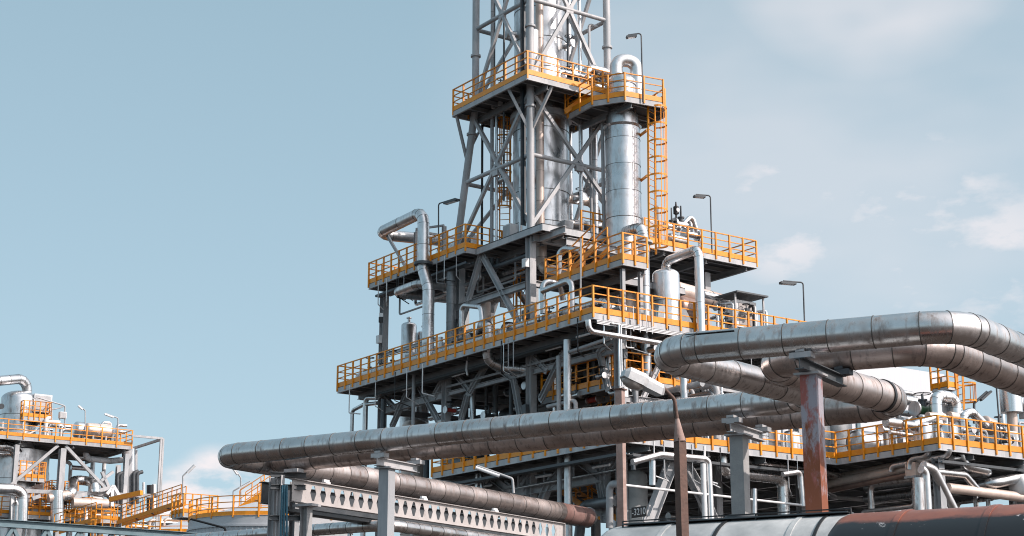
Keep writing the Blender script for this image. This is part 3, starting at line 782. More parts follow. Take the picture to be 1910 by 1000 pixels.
# left trestle: two steel posts, cross members, blue cables
tr = thing('trestle', 'grey steel twin-post trestle with cables under the left end of the pipes', 'trestle', (-6.5, 47.5, 0))
for c, w, t in ((PZ(512, 890, 7.68), .22, 7.66), (PZ(551, 900, 7.64), .23, 7.66), (PZ(524, 893, 7.6), .16, 7.7)):
    MB().ibeam(V((c.x, c.y, .01)), V((c.x, c.y, t)), w, w, VX).build('post', M['grey'], tr)
c0 = PZ(520, 893, 7.6)
for k, zz in enumerate((7.71, 7.35, 6.45)):
    MB().ibeam(V((c0.x-.22, c0.y-.12, zz)), V((c0.x+.75, c0.y+.34, zz+.03)), .15, .15).build('cross_member', M['grey_dark'], tr)
MB().box(V((c0.x+.43, c0.y, 7.83)), VX*.25, UX*.15, ZX*.05).build('pipe_shoe', M['grey'], tr)
for k in range(3):
    x0 = PZ(527+k*4, 905, 7.4)
    MB().tube([x0, x0+V((.03*k, 0, -2)), x0+V((.25-.1*k, 0, -4)), V((x0.x+.1, x0.y, .1))], .036, 8, .5).build('cable', M['blue'], tr)
gb = PZ(572, 940, 6.88)
MB().ibeam(V((gb.x, gb.y, .01)), V((gb.x, gb.y, 6.78)), .25, .25, VX).build('girder_post', M['concrete'], tr)
MB().box(V((gb.x, gb.y, 6.83)), VX*.36, UX*.22, ZX*.035).build('girder_seat', M['grey'], tr)

# castellated girder with hexagonal holes
g0 = PZ(545, 894, 7.59); g1 = g0+UX*16.0; H = .634; nC = 31
root = thing('perforated_girder', 'pale grey girder with a row of hexagonal holes sloping down to the right', 'girder', g0-ZX*H)
wb = MB(); cw = 16.0/(nC+2.6)
def P2(u, v, k): return g0+UX*u+ZX*(v-H)+VX*(k*.009)
u0 = cw*1.6
for sd in (-1, 1):
    def quad(pts, sd=sd):
        i = len(wb.v)
        for (u, v) in pts: wb.v.append(P2(u, v, sd))
        idx = list(range(i, i+len(pts))); wb.face(idx if sd > 0 else idx[::-1])
    quad([(0, 0), (u0, 0), (u0, H), (0, H)]); quad([(u0+nC*cw, 0), (16.0, 0), (16.0, H), (u0+nC*cw, H)])
    for k in range(nC):
        a = u0+k*cw; c = a+cw/2; hw, hh, tw_ = cw*.31, .225, .05
        hx = [(c-hw, H/2), (c-tw_, H/2-hh), (c+tw_, H/2-hh), (c+hw, H/2), (c+tw_, H/2+hh), (c-tw_, H/2+hh)]
        quad([(a, 0), (a+cw, 0), hx[2], hx[1]]); quad([hx[5], hx[4], (a+cw, H), (a, H)])
        quad([(a, 0), hx[1], hx[0], hx[5], (a, H)]); quad([(a+cw, 0), (a+cw, H), hx[4], hx[3], hx[2]])
        if sd > 0:
            for j in range(6):
                i = len(wb.v)
                for (u, v), kk in ((hx[j], 1), (hx[(j+1) % 6], 1), (hx[(j+1) % 6], -1), (hx[j], -1)): wb.v.append(P2(u, v, kk))
                wb.face((i, i+1, i+2, i+3))
wb.build('web', M['pale'], root)
for v in (0, 1): MB().bar(g0-ZX*(H*v+(.01 if v else -.01)), g1-ZX*(H*v+(.01 if v else -.01)), .216, .019).build('flange', M['pale'], root)
MB().box(g1-ZX*H/2+UX*.012, VX*.11, UX*.01, ZX*H/2).build('end_plate', M['pale'], root)
# second girder behind with cable tray and little shoes
h0 = g0-VX*1.15
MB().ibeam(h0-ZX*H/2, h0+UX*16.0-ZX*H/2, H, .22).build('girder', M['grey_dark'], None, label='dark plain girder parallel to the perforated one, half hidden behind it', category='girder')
tray = thing('cable_tray', 'dark cable tray with pale cables slung below the perforated girder', 'cable tray', g0-ZX*.95)
t0 = g0-VX*.54-ZX*.88
MB().box(t0+UX*8, VX*.25, UX*8, ZX*.015).bar(t0+VX*.25+ZX*.04, t0+VX*.25+ZX*.04+UX*16, .015, .09).bar(t0-VX*.25+ZX*.04, t0-VX*.25+ZX*.04+UX*16, .015, .09).build('tray', M['grey_dark'], tray)
for k in range(4):
    MB().tube([t0+VX*(.2-.11*k)+ZX*(.06-.05*(k == 0))+UX*(j*1.6)+ZX*random.uniform(-.03, .04) for j in range(11)], .03, 6, .3).build('cable', M[('black', 'blue', 'grey', 'white')[k]], tray)
for k, u in enumerate((1.6, 6.8, 11.2)):
    c = g0+UX*u
    MB().box(c+ZX*.055, VX*.09, UX*.12, ZX*.025).box(c+ZX*.11, VX*.04, UX*.13, ZX*.04).build('pipe_shoe', M['white'], root)
c = g1-UX*.4
MB().ibeam(V((c.x, c.y, .01)), V((c.x, c.y, c.z-H-.03)), .25, .25, VX).build('girder_post', M['concrete'], None, label='grey post under the far right end of the perforated girder', category='post')

# lower pipe at the bottom left
b0, b1 = PZ(400, 1004, 6.6), PZ(716, 979, 6.6)
pipe('low_pipe', 'blue-grey clad pipe low at the left, passing under the perforated girder', 'pipe', [b0-VX*2, b1+V((.1, -.06, 0)), b1+UX*26], .19, 'clad_old', .8, .7, 20)
c = b0.lerp(b1, .55)
root = thing('low_pipe_stand', 'short stand carrying the low blue-grey pipe', 'stand', (c.x, c.y, 0))
MB().ibeam(V((c.x, c.y, 0.01)), V((c.x, c.y, c.z-.23)), .2, .2, VX).build('post', M['grey'], root)
MB().box(V((c.x, c.y, c.z-.21)), VX*.16, UX*.2, ZX*.015).build('shoe', M['grey'], root)

# thin pinkish post and the old street lamp
c = PY(1158, 820, 50)
root = thing('slim_post', 'slim weathered brown post standing just left of the street lamp', 'post', (c.x, c.y, 0))
top = PY(1157, 728, 50).z
MB().box(V((c.x, c.y, top/2)), VX*.11, UX*.11, ZX*top/2).build('shaft', M['pinkpost'], root)
MB().box(V((c.x, c.y, top+.02)), VX*.17, UX*.17, ZX*.018).build('cap', M['rust_pole'], root)
LY = 27.0
lb = PY(1275, 1000, LY)
root = thing('street_lamp', 'old street lamp with a long grey head on a rusty brown pole', 'street lamp', (lb.x, lb.y, 0))
e = PY(1268, 818, LY); k1 = PY(1258, 745, LY); k2 = PY(1232, 718, LY); k3 = PY(1222, 712, LY+.05)
pm = MB(); pm.lathe(V((lb.x, lb.y, 0)), [(.15, 0.0), (.105, 1.5)], 10, ZX); 
pm.bar(V((lb.x, lb.y, 0.0)), e, .155, .14, AX).build('pole', M['rust_pole'], root)
MB().rod(e-ZX*.05, e.lerp(k1, .5), .10, 14, 0, .035).build('collar', M['pinkpost'], root)
MB().tube([e.lerp(k1, .35), k1, k2, k3], .032, 10, .12).build('arm', M['rust_pole'], root)
hA, hB = PY(1236, 738, LY), PY(1160, 702, LY-.25)
d = (hB-hA); L = d.length; d.normalize(); sd = d.cross(ZX).normalized(); up = sd.cross(d)
if up.z < 0: up = -up
hm = MB()
def sec(t, wd, h0, h1):
    c = hA+d*(L*t); i = len(hm.v)
    for (a, b) in ((-wd, h0), (wd, h0), (wd, h1*.6), (wd*.7, h1), (-wd*.7, h1), (-wd, h1*.6)): hm.v.append(c+sd*a+up*b)
    return i
secs = [sec(0, .045, .0, .11), sec(.08, .10, -.03, .16), sec(.45, .12, -.03, .17), sec(.55, .15, -.03, .19), sec(.92, .15, -.03, .18), sec(1, .09, -.0, .12)]
for a, b in zip(secs, secs[1:]):
    for k in range(6): hm.face((a+k, b+k, b+(k+1) % 6, a+(k+1) % 6))
hm.face([secs[0]+k for k in range(6)]); hm.face([secs[-1]+k for k in range(6)][::-1])
hm.build('lamp_head', M['lampgrey'], root)
lm = MB(); c = hA+d*L*.72-up*.03; i = None
for j in range(0, 5):
    t = j/4*pi/2*.98; rg = []
    for k in range(16):
        a = 2*pi*k/16; rg.append(c+d*(L*.26*cos(t)*cos(a))+sd*(.135*cos(t)*sin(a))-up*(.10*sin(t)))
    i2 = len(lm.v); lm.v += rg
    if i is not None:
        for k in range(16): lm.face((i+k, i+(k+1) % 16, i2+(k+1) % 16, i2+k), 0, True)
    i = i2
lm.face([i+k for k in range(16)])
lm.build('lens', M['dirty_glass'], root)
for u in (.5,): MB().bar(hA+d*L*u+up*.19, hA+d*L*(u+.03)+up*.19, .2, .02, up).build('latch', M['grey'], root)

# tank wagons along the bottom
def tank_wagon(name, label, c0, c1, r, zc, m, bands, rails):
    c0 = V((c0[0], c0[1], zc)); c1 = V((c1[0], c1[1], zc)); d = (c1-c0).normalized(); L = (c1-c0).length; s = ZX.cross(d)
    root = thing(name, label, 'tank wagon', ((c0.x+c1.x)/2, (c0.y+c1.y)/2, 0))
    prof = [(r*cos(j/7*pi/2), -r*.35*sin(j/7*pi/2)) for j in range(7, 0, -1)]+[(r, 0), (r, L)]+[(r*cos(j/7*pi/2), L+r*.35*sin(j/7*pi/2)) for j in range(1, 8)]
    MB().lathe(c0, prof, 64, d).build('tank', M[m], root)
    for t in bands:
        MB().lathe(c0+d*t, [(r+.001, -.05), (r+.018, -.049), (r+.018, .049), (r+.001, .05)], 64, d).build('tank_band', M[m], root)
    MB().lathe(c0+d*L/2+ZX*(r-.04), [(.30, 0), (.30, .10), (.26, .13), (.02, .14)], 24).build('manhole', M['grey_dark'], root)
    if rails:
        rb = MB(); p = -s*.42+ZX*(r*.93); bs = [L*.04, L*.32, L*.6, L*.97]
        for h in (.10, .16): rb.bar(c0+d*bs[0]+p+ZX*h, c0+d*bs[-1]+p+ZX*h, .022, .022)
        for t in bs: rb.bar(c0+d*t+p-ZX*.02, c0+d*t+p+ZX*.16, .025, .025)
        rb.build('walkway_rail', M['black'], root)
        MB().box(c0+d*L/2-s*.30+ZX*(r+.0), d*L*.46, s*.16, ZX*.012).build('walkway', M['grey_dark'], root)
    MB().box((c0+c1)/2+ZX*(1.15-zc), d*(L/2+.9), s*.5, ZX*.14).build('underframe', M['black'], root)
    for k in (-1, 1):
        MB().box((c0+c1)/2+d*k*(L/2-1.0)+ZX*((1.29+zc-r*.97)/2-zc), d*.25, s*r*.6, ZX*((zc-r*.97-1.29)/2+.2)).build('saddle', M['black'], root)
        b = MB(); q = (c0+c1)/2+d*k*(L/2-1.0); q.z = 0
        b.box(q+ZX*.62, d*1.1, s*.95, ZX*.18).build('bogie', M['black'], root)
        for kk in (-.75, .75):
            for ss in (-.75, .75): MB().rod(q+d*kk+s*(ss-.06)+ZX*.49, q+d*kk+s*(ss+.06)+ZX*.49, .45, 24).build('wheel', M['rust_pole'], root)
    return root
def on(l0, dirn, px, z):
    """point where the view through pixel column px meets the line l0+t*dirn (plan view)"""
    r = ray(px, 960); n = V((r.y, -r.x, 0)); t = -(l0.x*n.x+l0.y*n.y)/(dirn.x*n.x+dirn.y*n.y); return l0+dirn*t
wd = VX
B0 = PZ(1600, 954, 4.4)
ba = on(B0, wd, 1545, 0)
R_ = 1.45
tank_wagon('tank_wagon', 'rust-brown oil-stained tank wagon at the lower right corner', ba+UX*.35+wd*.35, ba+wd*8.5+UX*.35, R_, 4.4-R_, 'rusttank', (.9, 2.3, 3.4, 4.6, 6), False)
W0 = PZ(1330, 970, 4.7)
wa = on(W0, wd, 1150, 0)
tank_wagon('tank_wagon', 'frosty white tank wagon with black top rails behind the posts at the bottom', wa+UX*.3, wa+wd*4.9+UX*.3, R_+.05, 4.7-R_-.05, 'tankwhite', (1.2, 3.8), True)
for nm, l0 in (('near', B0), ('far', W0)):
    for ss in (-.75, .75):
        a = V((l0.x, l0.y, 0))+UX*(.35+ss)
        MB().bar(a-wd*60+ZX*.035, a+wd*60+ZX*.035, .07, .07).build('rail', M['rust_pole'], None, label='%s rail of the %s railway track' % ('front' if ss < 0 else 'back', nm), category='rail')
wag = bpy.data.objects[[o.name for o in bpy.data.objects if o.get('label', '').startswith('frosty')][0]]
w0 = wa+UX*.3; w0 = V((w0.x, w0.y, 4.7-R_-.05))
MB().lathe(w0+wd*2.35, [(R_+.052, -.035), (R_+.075, -.034), (R_+.075, .034), (R_+.052, .035)], 64, wd).build('gap_band', M['black'], wag)  # black bands drawn in place of the dark gap where tanks meet
MB().lathe(w0+wd*4.3, [(R_+.052, -.03), (R_+.07, -.029), (R_+.07, .029), (R_+.052, .03)], 64, wd).build('gap_band', M['black'], wag)
# number plate on a column
c = PA(1192, 955, -2.2)
root = thing('number_plate', 'black number plate reading -3210 low on the frame behind the white wagon', 'sign', c-ZX*.3)
nv = -BX
MB().box(c, AX*.44, BX*.012, ZX*.20).build('plate', M['black'], root)
tx = bpy.data.curves.new('lettering_curve', 'FONT'); tx.body = '-3210'; tx.size = .36; tx.align_x = 'CENTER'; tx.align_y = 'CENTER'; tx.extrude = .004
tmp = bpy.data.objects.new('lettering_curve', tx); COL.objects.link(tmp)
dg = bpy.context.evaluated_depsgraph_get(); me = bpy.data.meshes.new_from_object(tmp.evaluated_get(dg)); bpy.data.objects.remove(tmp)
rx = Matrix((-AX, ZX, -BX)).transposed().to_4x4(); me.transform(Matrix.Translation(c+nv*.018-(c-ZX*.3)) @ rx)
to = bpy.data.objects.new('lettering', me); COL.objects.link(to); to.parent = root; me.materials.clear(); me.materials.append(M['white'])
# ================================================================ pipe loops and fittings of the left wing
b_ = -1.35
loop = [P(13.0, 2.6, 24.27), P(11.9, 2.0, 24.27), P(11.9, b_, 24.27), P(7.1, b_, 24.27), P(7.1, b_, 20.9), P(6.55, b_, 20.15), P(6.55, b_, 17.0)]
loop = [PA(775, 437, 2.2), PA(703, 437, b_), P(7.13, b_, 24.27), P(7.1, b_, 21.35), P(6.58, b_, 20.3), P(6.55, b_, 16.6)]
loop[0] = loop[1]+(BX*3.6+AX*-.9)
bigloop = pipe('pipe_loop', 'big silver pipe loop rising over the upper left platform and dropping past its edge', 'pipe', loop, .29, 'clad', .62, 1.3, 20)
q = PA(740, 470, -.6)
root = thing('pipe_prop', 'slanting grey prop carrying the high pipe loop on the upper left platform', 'prop', P(10.3, -.5, 21.9))
MB().bar(P(9.6, -.75, 21.95), PA(718, 432, -1.2), .14, .12).build('strut', M['grey'], root)
MB().ibeam(P(9.7, -.2, 21.95), P(9.7, -.2, 24.0), .16, .16, AX).build('upright', M['grey'], root)
MB().bar(P(9.7, -.2, 24.05), P(9.7, 2.4, 24.05), .12, .12).build('upright', M['grey'], root)
MB().ibeam(P(8.3, .6, 21.95), P(8.3, .6, 24.1), .18, .18, AX).build('upright', M['grey'], root)
MB().bar(P(8.3, .6, 24.15), P(9.7, -.2, 24.15), .1, .1).build('strut', M['grey'], root)
l2_ = [PA(800, 556, .8), PA(738, 545, -1.0), PA(785, 528, -1.0), PA(798, 530, -.7), PA(842, 536, .4)]
l2_ = [PA(738, 545, -.9)+BX*3.4-AX*.4, PA(735, 547, -.9), PA(782, 529, -.9), PA(782, 529, -.9)+BX*2.5-AX*.6]
pipe('pipe_loop', 'smaller silver pipe loop just under the upper left platform', 'pipe', l2_, .24, 'clad', .5, 1.2, 18)
MB().lathe(P(7.1, b_, 0), [(.30, 21.55), (.46, 21.55), (.46, 21.68), (.30, 21.68)], 18).build('pipe_collar', M['grey_dark'], bigloop)
drum('small_drum', 'short silver drum behind the high pipe loop on the upper left platform', P(9.9, 1.6, 23.2), P(8.5, 1.6, 23.2), .42)
cabinet('cabinet', 'pale cabinet on the upper left platform behind the lamp mast', P(6.3, .9, 21.9), AX*.3, BX*.2, .8)
vessel('tall_drum', 'slim silver upright vessel under the left end of the upper platform', PA(763, 600, 2.6), 11.3, 20.6, .42, 'clad', True, 1.6)
vessel('tall_drum', 'second slim silver upright vessel, right of the slim one below the pipe loop', PA(790, 600, 3.4), 11.3, 20.2, .36, 'clad_b', True, 1.6)
vessel('tall_drum', 'stout grey upright vessel partly hidden in the shade below the long platform', PA(776, 760, 2.5), 5.5, 15.2, .72, 'beige', True, 2.0)
for k, (x, y, h, w) in enumerate(((770, 618, 1.0, .3), (786, 613, .9, .28), (801, 610, 1.1, .25))):
    c = PA(x, y, -.2); c.z = 16.5
    cabinet('insulated_box', 'grey insulated instrument box on the left part of the long platform', c, AX*w, BX*.25, h, ('white', 'grey', 'white')[k], 'insulated boxes on the long platform', .25)
dk = PA(843, 505, .1)
pipe('dark_duct', 'dark vertical duct with bands hanging between the two upper left levels', 'duct', [P(6.1, -.35, 21.3), P(6.1, -.35, 17.4), P(5.6, .6, 16.9)], .24, 'darkclad', .5, .9, 18)
# pipes lying on the long platform
for a0, a1, b, z, r, m, lb in ((13.7, 1.5, -1.2, 17.02, .17, 'clad', 'front silver pipe lying along the long platform behind its railing'), (13.2, 3.0, -.55, 17.25, .24, 'clad_old', 'thick weathered pipe lying along the long platform behind the front one'),
                               (12.6, -.5, .8, 16.95, .14, 'clad_b', 'slim bright pipe lying furthest back on the long platform'), (2.2, -6.0, -1.1, 16.95, .13, 'clad_b', 'bright pipe along the right half of the long platform'),
                               (1.0, -6.2, -.5, 17.35, .19, 'clad_old', 'thick brownish pipe along the right half of the long platform')):
    pipe('deck_pipe', lb, 'pipe', [P(a0, b+.9, z), P(a0, b, z), P(a1, b, z), P(a1, b, z-.6)], r, m, None, 1.4)
for x, y, m in ((690, 655, 'grey_dark'), (712, 648, 'grey_dark'), (732, 645, 'clad')):
    c = PA(x, y+12, -1.0); c.z = 17.15
    valve('valve', 'dark valve with flat handwheel near the left tip of the long platform', c, AX, .15, .75, m, 'handwheel valves at the left tip of the long platform')
for i in range(16):
    a = 5.5-i*.75; b = random.choice((-1.0, -.3, .4, 1.2)); z = 16.85+random.random()*.7
    c = P(a, b, z)
    valve('valve', 'small flanged valve among the pipes on the long platform', c, random.choice((AX, BX, AX)), random.uniform(.10, .16), random.uniform(.35, .6), random.choice(('clad_b', 'clad', 'grey_dark', 'grey')), 'small valves on the long platform', random.random() < .5)
c = PA(913, 612, -1.3)
pipe('drop_pipe', 'silver pipe hump that dives through the long platform and bends back beneath it', 'pipe', [PA(896, 625, -.6), PA(900, 606, -1.2), PA(912, 606, -1.5), PA(912, 640, -1.5), PA(907, 672, -1.5), PA(922, 684, -1.2)+BX*.5, PA(940, 683, -1.2)+BX*1.6], .23, 'clad', .5, .5)
# small pipe portals above the long platform
for pts, r, lb in (([(861, 612, -.8), (861, 569, -.8), (897, 573, -.8), (900, 605, -.8)], .12, 'slim silver pipe portal left of the near tower column'),
                   ([(1013, 585, -1.2), (1013, 523, -1.2), (1046, 530, -.4), (1050, 560, -.2)], .13, 'silver pipe portal right of the near tower column, taller leg'),
                   ([(1012, 543, -1.3), (1060, 524, -1.3), (1067, 530, -1.3), (1067, 580, -1.3)], .13, 'silver pipe crossing from the near column to a drop beside the stair'),
                   ([(1043, 520, .2), (1043, 462, .2), (1082, 468, .6)], .14, 'silver pipe bend standing behind the middle landing'),
                   ([(1083, 590, -1.5), (1083, 445, -1.5)], .035, 'very thin pale conduit rising past the middle landing')):
    pipe('pipe_portal', lb, 'pipe', [PA(*p) for p in pts], r, 'clad' if r > .05 else 'grey', None, 0)
vessel('tall_drum', 'silver upright vessel standing under the middle landing', PB(1165, 560, -3.0), 16.5, 18.7, .75, 'beige', False, 1.2, nozzle=False)
drum('small_drum', 'pinkish horizontal drum between the levels left of the near column', PA(905, 560, 3.2), PA(950, 545, 3.2), .32, 'beige')
pipe('standing_box', 'pink-grey square-looking duct standing on the long platform left of the near column', 'duct', [PA(906, 612, .5), PA(906, 565, .5)], .26, 'beige')
# right wing of the long platform
sv = PB(1243, 560, -4.9)
root = vessel('dome_vessel', 'domed silver vessel with white support brackets behind the railing right of the down pipe', V((sv.x, sv.y, 0)), 16.9, PB(1243, 502, -4.9).z, .60, 'clad_b', True, 1.0, nozzle=False)
for t in (-2.2, -.7, .9, 2.4):
    dd = AX*cos(t)+BX*sin(t); ss = dd.cross(ZX)
    c = V((sv.x, sv.y, 0))+dd*.78
    mb = MB(); i = len(mb.v)
    for k in (-1, 1):
        for (u, h) in ((-.2, 17.75), (.05, 17.75), (.42, 16.95), (-.2, 16.95)): mb.v.append(c+dd*u+ss*(k*.14)+ZX*h)
    for f in ((3, 2, 1, 0), (4, 5, 6, 7), (0, 1, 5, 4), (1, 2, 6, 5), (2, 3, 7, 6), (3, 0, 4, 7)): mb.face([i+k for k in f])
    mb.build('bracket', M['white'], root)
    MB().bar(c+ZX*16.55, c+ZX*16.95, .16, .16).build('leg', M['grey'], root)
zt = PB(1303, 463, -7.45).z
pv = [V((sv.x, sv.y, PB(1243, 506, -4.9).z)), V((sv.x, sv.y, zt)), PB(1303, 463, -7.45), PB(1307, 618, -7.45)]
pipe('elbow_pipe', 'tall silver pipe from the domed vessel, bending down in front of the railing', 'pipe', [pv[0], pv[1], PZ(1303, 464, zt), PZ(1303, 464, zt)-ZX*4.4], .20, 'clad_b', .38, 2.2, 16)
drum('exchanger', 'pinkish horizontal exchanger shell right of the domed vessel, upper one', PB(1262, 541, -2.6), PB(1352, 566, -2.6), .40, 'beige', None, False)
drum('exchanger', 'brown horizontal exchanger shell right of the domed vessel, lower one', PB(1262, 575, -2.8), PB(1300, 585, -2.8), .62, 'brown_pipe', None, True)
pipe('deck_pipe', 'silver pipe continuing from the upper exchanger to the shelter', 'pipe', [PB(1312, 549, -4), PB(1360, 560, -4), PB(1363, 600, -4)], .16, 'clad_b')
sc_ = PB(1382, 606, -5.5); sc_.z = 16.5
root = thing('shelter', 'small grey instrument shelter with flat dark roof at the right of the long platform', 'shelter', sc_)
MB().box(sc_+ZX*1.35, BX*.60, AX*.4, ZX*.62).build('cabinet', M['white'], root)
MB().box(sc_+ZX*1.35-AX*.412, BX*.48, AX*.01, ZX*.5).build('panel', M['pale'], root)
MB().box(sc_+ZX*2.22-AX*.1, BX*.95, AX*.75, ZX*.035).build('roof', M['grey_dark'], root)
for u, v in ((-.85, -.6), (.85, -.6), (-.85, .5), (.85, .5)): MB().bar(sc_+BX*u+AX*v+ZX*.01, sc_+BX*u+AX*v+ZX*2.18, .07, .07).build('post', M['grey'], root)
for i in range(13):
    b = 6.0+i*.27; a = -6.6+random.random()*2.5; h = random.uniform(.9, 2.3)
    pipe('riser', 'thin upright pipe among the cluster left of the instrument shelter', 'pipe', [P(a, b, 16.52), P(a, b, 16.5+h), P(a+.6, b+random.uniform(-.3, .3), 16.5+h)], random.uniform(.03, .08), random.choice(('clad', 'grey', 'black', 'clad_b')), .12, group='thin risers left of the instrument shelter')
for i in range(5):
    valve('valve', 'small valve among the thin risers left of the shelter', P(-6.2+random.random(), 6.2+i*.6, 17.3+random.random()*.9), BX, .11, .4, random.choice(('black', 'clad', 'grey')), 'valves left of the instrument shelter')
# valve cluster on the upper right platform
cabinet('cabinet', 'grey cabinet on the upper right platform next to the ladder cage', P(-.6, 6.3, 21.9), BX*.35, AX*.25, 1.1, 'white', None, .3)
pipe('vent_pipe', 'grey vent pipe standing on the upper right platform', 'pipe', [P(-.8, 6.9, 21.92), P(-.8, 6.9, 24.0)], .16, 'grey')
drum('small_drum', 'small silver drum in the valve cluster on the upper right platform', P(-.8, 7.6, 22.5), P(-.8, 8.5, 22.5), .28, 'clad')
for b, z, s, m in ((7.7, 23.1, .17, 'clad'), (8.3, 23.3, .2, 'clad_b'), (8.9, 22.9, .19, 'clad_b')):
    valve('control_valve', 'upright control valve in the cluster on the upper right platform', P(-.9, b, z), BX, s, .95, m, 'control valves on the upper right platform', False)
root = thing('gauge', 'black round-topped gauge head above the valve cluster', 'gauge', P(-.9, 8.0, 23.3))
MB().lathe(P(-.9, 8.0, 0), [(.05, 23.3), (.05, 23.75), (.14, 23.8), (.14, 24.15), (.05, 24.2), (.03, 24.4)], 12).build('body', M['black'], root)
MB().rod(P(-1.05, 8.0, 23.97), P(-1.03, 8.0, 23.97), .1, 14).build('dial', M['white'], root)
pipe('bent_pipe', 'white bent pipe at the right of the valve cluster on the upper right platform', 'pipe', [P(-.9, 8.4, 23.3), P(-.9, 9.0, 23.9), P(-.9, 9.5, 22.6), P(-.9, 9.5, 21.95)], .12, 'clad_b', .2)
# lamps
lamp_mast('lamp_mast', 'thin floodlight mast on the platform round the tall vessel', PB(1199, 190, -3.7), PB(1196, 62, -3.7), AX*.3-BX*.55-ZX*.12)
lamp_mast('lamp_mast', 'thin floodlight mast on the upper left platform beside the splayed tower leg', PA(818, 478, -.8), PA(818, 380, -.8), -AX*1.35+BX*.1-ZX*.05)
lamp_mast('lamp_mast', 'thin floodlight mast on the upper right platform', PB(1328, 472, -1.6), PB(1325, 365, -1.6), -BX*.7+AX*.25)
lamp_mast('lamp_mast', 'thin floodlight mast at the far right end of the long platform', PB(1501, 612, -7.0), PB(1498, 527, -7.0), -BX*.95+AX*.3)
lamp_mast('lamp_mast', 'slanting tube lamp on a bent post above the fat lower-left pipe', PY(958, 920, 62), PY(956, 893, 62), V((-1.35, 0, .48)), 'tube', .05)
wl = PA(711, 588, -.75)
root = thing('wall_lamp', 'small lamp on the far left column under the upper platform', 'lamp', wl)
MB().box(wl, V((.1, 0, 0)), V((0, .08, 0)), ZX*.1).build('lens', M['lamp'], root)
MB().box(wl-ZX*.24, V((.12, 0, 0)), V((0, .09, 0)), ZX*.135).build('housing', M['black'], root)
# things hanging below the long platform, front
for pts, r, m, lb in (([(657, 800), (657, 766), (678, 755), (704, 752)], .10, 'clad', 'outer of two slim pipe hoops at the left end below the long platform'),
                      ([(682, 800), (682, 742), (704, 742)], .13, 'clad', 'inner of two slim pipe hoops at the left end below the long platform'),
                      ([(772, 692), (772, 800)], .09, 'grey', 'slim straight pipe dropping from the long platform'),
                      ([(1042, 790), (1042, 664)], .10, 'grey', 'left of two upright pipes before the orange landing'),
                      ([(1058, 790), (1058, 634)], .17, 'clad', 'right and thicker of two upright pipes before the orange landing'),
                      ([(1058, 747), (1130, 727)], .12, 'grey', 'sloping side pipe off the thicker upright pipe'),
                      ([(1058, 658), (1140, 630)], .08, 'grey', 'upper sloping side pipe off the thicker upright pipe'),
                      ([(715, 800), (715, 745)], .12, 'grey_dark', 'dark upright pipe at the left end below the long platform'),
                      ([(890, 790), (890, 750), (925, 745)], .07, 'clad_b', 'bright thin hooked pipe in the dark bay'),
                      ([(872, 660), (870, 690), (872, 700)], .05, 'white', 'short white hook hanging below the long platform')):
    pts = [PA(x, y, -1.2) for x, y in pts]
    for k_ in (0, -1):
        if len(pts) and pts[k_].z < 14.9 and m != 'white': pts[k_] = V((pts[k_].x, pts[k_].y, .02))
    pipe('hanging_pipe', lb, 'pipe', pts, r, m, None)
pa = -7.3
for pts, r, m, lb in (([(1097, 597), (1099, 618), (1242, 642)], .12, 'clad_b', 'bright pipe hung below the right face of the long platform'),
                      ([(1140, 603), (1158, 606), (1160, 720)], .045, 'clad', 'conduit on the near right column'),
                      ([(1154, 604), (1156, 720)], .05, 'clad', 'second conduit beside the first on the near right column')):
    pipe('hung_pipe', lb, 'pipe', [PB(x, y, pa) for x, y in pts], r, m, None)
mb = thing('conduit_tray', 'pale conduit rack along the right edge beam of the long platform', 'conduit', PB(1200, 620, -7.2))
for k in range(3): MB().bar(P(-7.24, -1.9, 16.12-.06*k), P(-7.24, 5.5, 16.12-.06*k), .04, .035).build('conduit', M['white'], mb)
for k, b in enumerate((0, .35, .7, 1.0)): pipe('cable_riser', 'thin white cable riser crossing the toe board above the near right column', 'cable', [P(-7.26, b, 15.9), P(-7.26, b, 16.95)], .02, 'white', group='white cable risers')
# shaded equipment deep inside, between the lower and the long platform
for i in range(26):
    a = random.uniform(-5, 12.5); b = random.uniform(2.0, 8.5); r = random.uniform(.08, .3)
    z1 = random.uniform(12.5, 15.8)
    k = random.random()
    if k < .45: pts = [P(a, b, 11.25), P(a, b, z1), P(a+random.choice((-1, 1))*random.uniform(.8, 3), b, z1)]
    elif k < .75: pts = [P(a, b, z1), P(a-random.uniform(2, 6), b, z1)]
    else: pts = [P(a, b, z1), P(a, b+random.uniform(2, 4), z1), P(a, b+4, 11.3)]
    pipe('inner_pipe', 'shaded pipe deep inside the bay below the long platform', 'pipe', pts, r, random.choice(('grey_dark', 'darkclad', 'clad_old', 'grey')), None, 0, group='shaded pipes below the long platform')
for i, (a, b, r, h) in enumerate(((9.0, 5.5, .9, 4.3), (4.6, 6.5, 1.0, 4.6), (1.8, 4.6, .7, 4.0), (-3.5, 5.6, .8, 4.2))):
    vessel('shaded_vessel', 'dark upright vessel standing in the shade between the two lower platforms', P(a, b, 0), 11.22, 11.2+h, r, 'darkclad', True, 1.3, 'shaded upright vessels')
for i, (a, b) in enumerate(((11.0, 3.0), (3.2, 2.6))):
    drum('shaded_drum', 'dark horizontal drum on saddles in the shade above the lowest platform', P(a, b, 12.4), P(a-2.6, b, 12.4), .6, 'darkclad', 'shaded horizontal drums')
